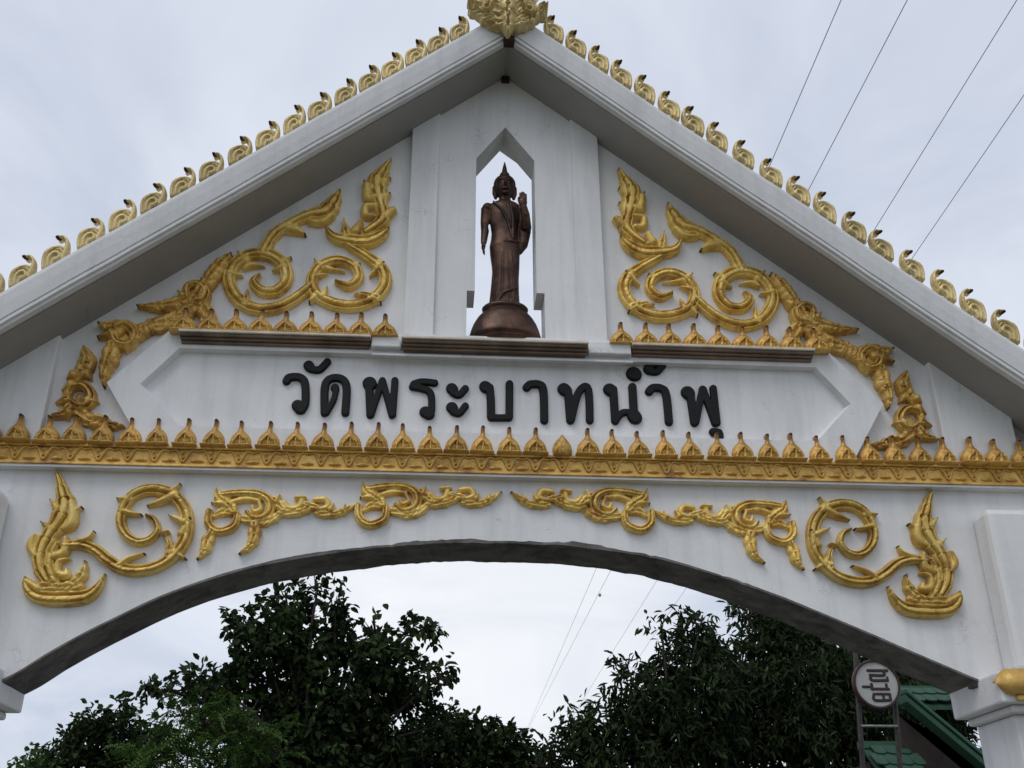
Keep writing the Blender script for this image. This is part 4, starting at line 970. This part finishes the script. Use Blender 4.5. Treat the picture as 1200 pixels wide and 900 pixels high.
def make_tree(name, label, base, clumps_px, mat, seed, per_m2=60, twig=0.35, leaves=7, L=0.2, W=0.06, droop=0.4, extra=(), feather=False, trunk_r=0.2, fork=0.45, group=None, dens=1.0, fill=0.86):
    """clumps_px: (px, py, radius_px, depth y offset): sprays read off the photograph, set at the tree's own distance"""
    rg = np.random.default_rng(seed); bx_, by = base
    t = thing(name, label, 'tree', (bx_, by, 0), group)
    cl = []
    for px, py, rp_, dy in clumps_px:
        y = by + dy * 1.6; q = U((px, py), y); q2 = U((px + rp_, py), y)
        cl.append((np.array([q[0] - bx_, dy * 1.6, q[1]]), abs(q2[0] - q[0]) * fill))
    cl += [(np.array(c, float), r_) for c, r_ in extra]
    quads = crown_leaves(cl, per_m2 * dens, twig, leaves, L, W, droop, rg, feather)
    me = quads_np('crown', quads); link('crown', me, mat, t)
    tops = max(c[2] for c, _ in cl); zf = tops * fork
    m_ = MB(); bend = rg.normal(0, 0.12, 2)
    m_.tube([(0, 0, 0), (bend[0] * 0.4, bend[1] * 0.4, zf * 0.35), (bend[0], bend[1], zf * 0.7), (bend[0] * 1.2, bend[1], zf)], [trunk_r * 1.35, trunk_r, trunk_r * 0.85, trunk_r * 0.7], 12)
    trunk = m_.build('trunk', BARK, t, smooth=True)
    for c, r_ in cl:
        if c[2] < zf * 0.8: continue
        a = np.array([bend[0] * 1.1, bend[1], zf * rg.uniform(0.75, 0.98)]); mid = a * 0.5 + c * 0.5 + np.array([rg.normal(0, .1), rg.normal(0, .1), 0.18 * np.linalg.norm(c - a)])
        e = c + (c - a) / np.linalg.norm(c - a) * r_ * 0.4
        lm = MB(); pts = smooth_curve(np.array([a, mid, c, e]), 10); lm.tube(pts, np.linspace(trunk_r * 0.20, 0.006, 10), 7)
        for q_ in range(4):
            d = unit(rg.normal(size=3) + np.array([0, 0, 0.3])); lm.tube([c, c + d * r_ * 0.55, c + d * r_ * 0.95 + np.array([0, 0, 0.05])], [0.022, 0.014, 0.006], 5)
        lm.build('limb', BARK, trunk, smooth=True)
    return t

make_tree('broadleaf_tree', 'tall dark broadleaf tree with ragged crown, its topmost spray touching the arch', (-2.6, 11.0),
          [(335, 700, 20, 0), (310, 720, 20, .2), (372, 692, 17, -.2), (392, 712, 14, .1), (352, 722, 24, 0), (392, 735, 22, .3), (330, 745, 34, -.3), (285, 738, 18, 0), (275, 728, 12, .2), (300, 765, 30, .3), (355, 775, 42, 0),
           (410, 760, 30, .4), (440, 742, 22, -.2), (478, 742, 16, .2), (498, 736, 10, 0), (450, 780, 34, 0), (495, 775, 20, .3), (515, 795, 17, -.2), (500, 815, 20, 0), (470, 815, 30, .4), (410, 820, 46, 0), (340, 830, 50, .3),
           (285, 800, 30, 0), (245, 805, 26, -.3), (200, 808, 15, 0), (172, 806, 11, .2), (255, 840, 36, .3), (380, 870, 60, 0), (460, 865, 44, .3), (310, 880, 50, 0), (520, 850, 22, .2)],
          LEAF_TEAK, 3, 95, 0.26, 7, 0.17, 0.058, 0.35, extra=[((-0.6, 0, 3.2), 1.2), ((0.9, 0.4, 3.1), 1.2), ((0, 0.8, 3.9), 1.3)], trunk_r=0.22)
make_tree('broadleaf_tree', 'low dark tree with rounded crown spreading right of the tall broadleaf tree', (0.6, 13.5),
          [(545, 862, 26, 0), (575, 868, 26, .2), (600, 882, 26, 0), (520, 868, 30, .3), (560, 895, 40, 0), (620, 900, 26, 0), (490, 885, 36, .2), (530, 845, 16, 0)],
          LEAF_TEAK, 5, 105, 0.28, 7, 0.17, 0.055, 0.35, extra=[((0.2, 0, 3.0), 1.2), ((-0.9, 0, 3.2), 1.1)], trunk_r=0.16)
make_tree('round_tree', 'small dark dense tree with domed crown beside the feathery tree', (-6.2, 12.5),
          [(120, 860, 30, 0), (95, 868, 24, .2), (82, 885, 22, 0), (145, 850, 22, -.2), (150, 832, 8, 0), (130, 885, 40, .2), (75, 900, 26, 0), (170, 880, 36, 0), (112, 845, 18, 0)],
          LEAF_TEAK, 8, 120, 0.24, 7, 0.14, 0.045, 0.3, extra=[((0, 0, 3.0), 1.2)], trunk_r=0.15)
make_tree('distant_shrub_tree', 'faint grey-green bushy treetop at the edge of the domed tree', (-10.6, 20.0),
          [(45, 890, 12, 0), (58, 893, 12, 0), (35, 897, 12, 0), (50, 905, 20, 0)], LEAF_FEATHER, 9, 90, 0.28, 7, 0.16, 0.05, 0.2, extra=[((0, 0, 3.8), 1.0)], trunk_r=0.13)
make_tree('feathery_tree', 'bright green feathery tree with drooping fronds in front of the tall broadleaf tree', (-4.1, 8.2),
          [(215, 838, 22, 0), (240, 850, 32, -.2), (185, 858, 24, .1), (165, 875, 26, 0), (290, 842, 26, 0), (315, 856, 24, .2), (275, 870, 44, -.2), (220, 885, 44, 0), (325, 885, 26, 0), (180, 895, 30, 0)],
          LEAF_FEATHER, 12, 85, 0.55, 26, 0.085, 0.016, 0.2, extra=[((0, 0, 2.9), 0.9)], feather=True, trunk_r=0.12)
make_tree('mango_tree', 'big dark narrow-leaved tree, its spray rising to the arch soffit', (6.4, 12.0),
          [(872, 712, 16, 0), (890, 722, 20, .2), (915, 730, 24, 0), (880, 745, 14, -.1), (935, 745, 30, .3), (905, 765, 30, 0), (960, 770, 40, 0), (1000, 780, 36, .4), (870, 780, 26, 0), (925, 800, 46, -.3), (985, 815, 46, 0), (1040, 815, 46, .6), (880, 830, 46, 0),
           (940, 860, 56, -.4), (1010, 865, 52, 0), (860, 875, 46, -.2), (1060, 830, 40, 2.2), (1075, 790, 34, 2.2), (1110, 830, 40, 2.6), (1100, 880, 50, 2.6), (1030, 890, 44, 1.6)],
          LEAF_MANGO, 21, 105, 0.30, 8, 0.21, 0.032, 0.75, extra=[((0, 0, 3.0), 1.5), ((1.4, 0.4, 3.0), 1.3), ((-1.2, 0, 3.2), 1.2)], trunk_r=0.26)
make_tree('mango_tree', 'dark narrow-leaved tree with stepped crown, lower spurs reaching out towards the cables', (3.9, 10.6),
          [(775, 738, 12, 0), (800, 732, 18, .1), (822, 728, 16, 0), (815, 750, 20, .2), (840, 760, 22, 0), (820, 775, 28, 0), (735, 782, 14, 0), (750, 790, 17, .1), (745, 808, 13, 0), (785, 800, 34, .2), (835, 810, 40, -.2), (725, 828, 20, 0), (690, 838, 18, .2),
           (760, 840, 44, -.2), (700, 862, 34, 0), (660, 862, 17, .2), (645, 885, 22, 0), (820, 870, 50, 0), (750, 885, 46, -.2), (690, 895, 36, 0), (632, 898, 14, 0), (780, 770, 12, 0)],
          LEAF_MANGO, 25, 115, 0.28, 8, 0.20, 0.032, 0.7, extra=[((0, 0, 2.9), 1.3), ((-1.0, 0, 2.9), 1.0)], trunk_r=0.20)
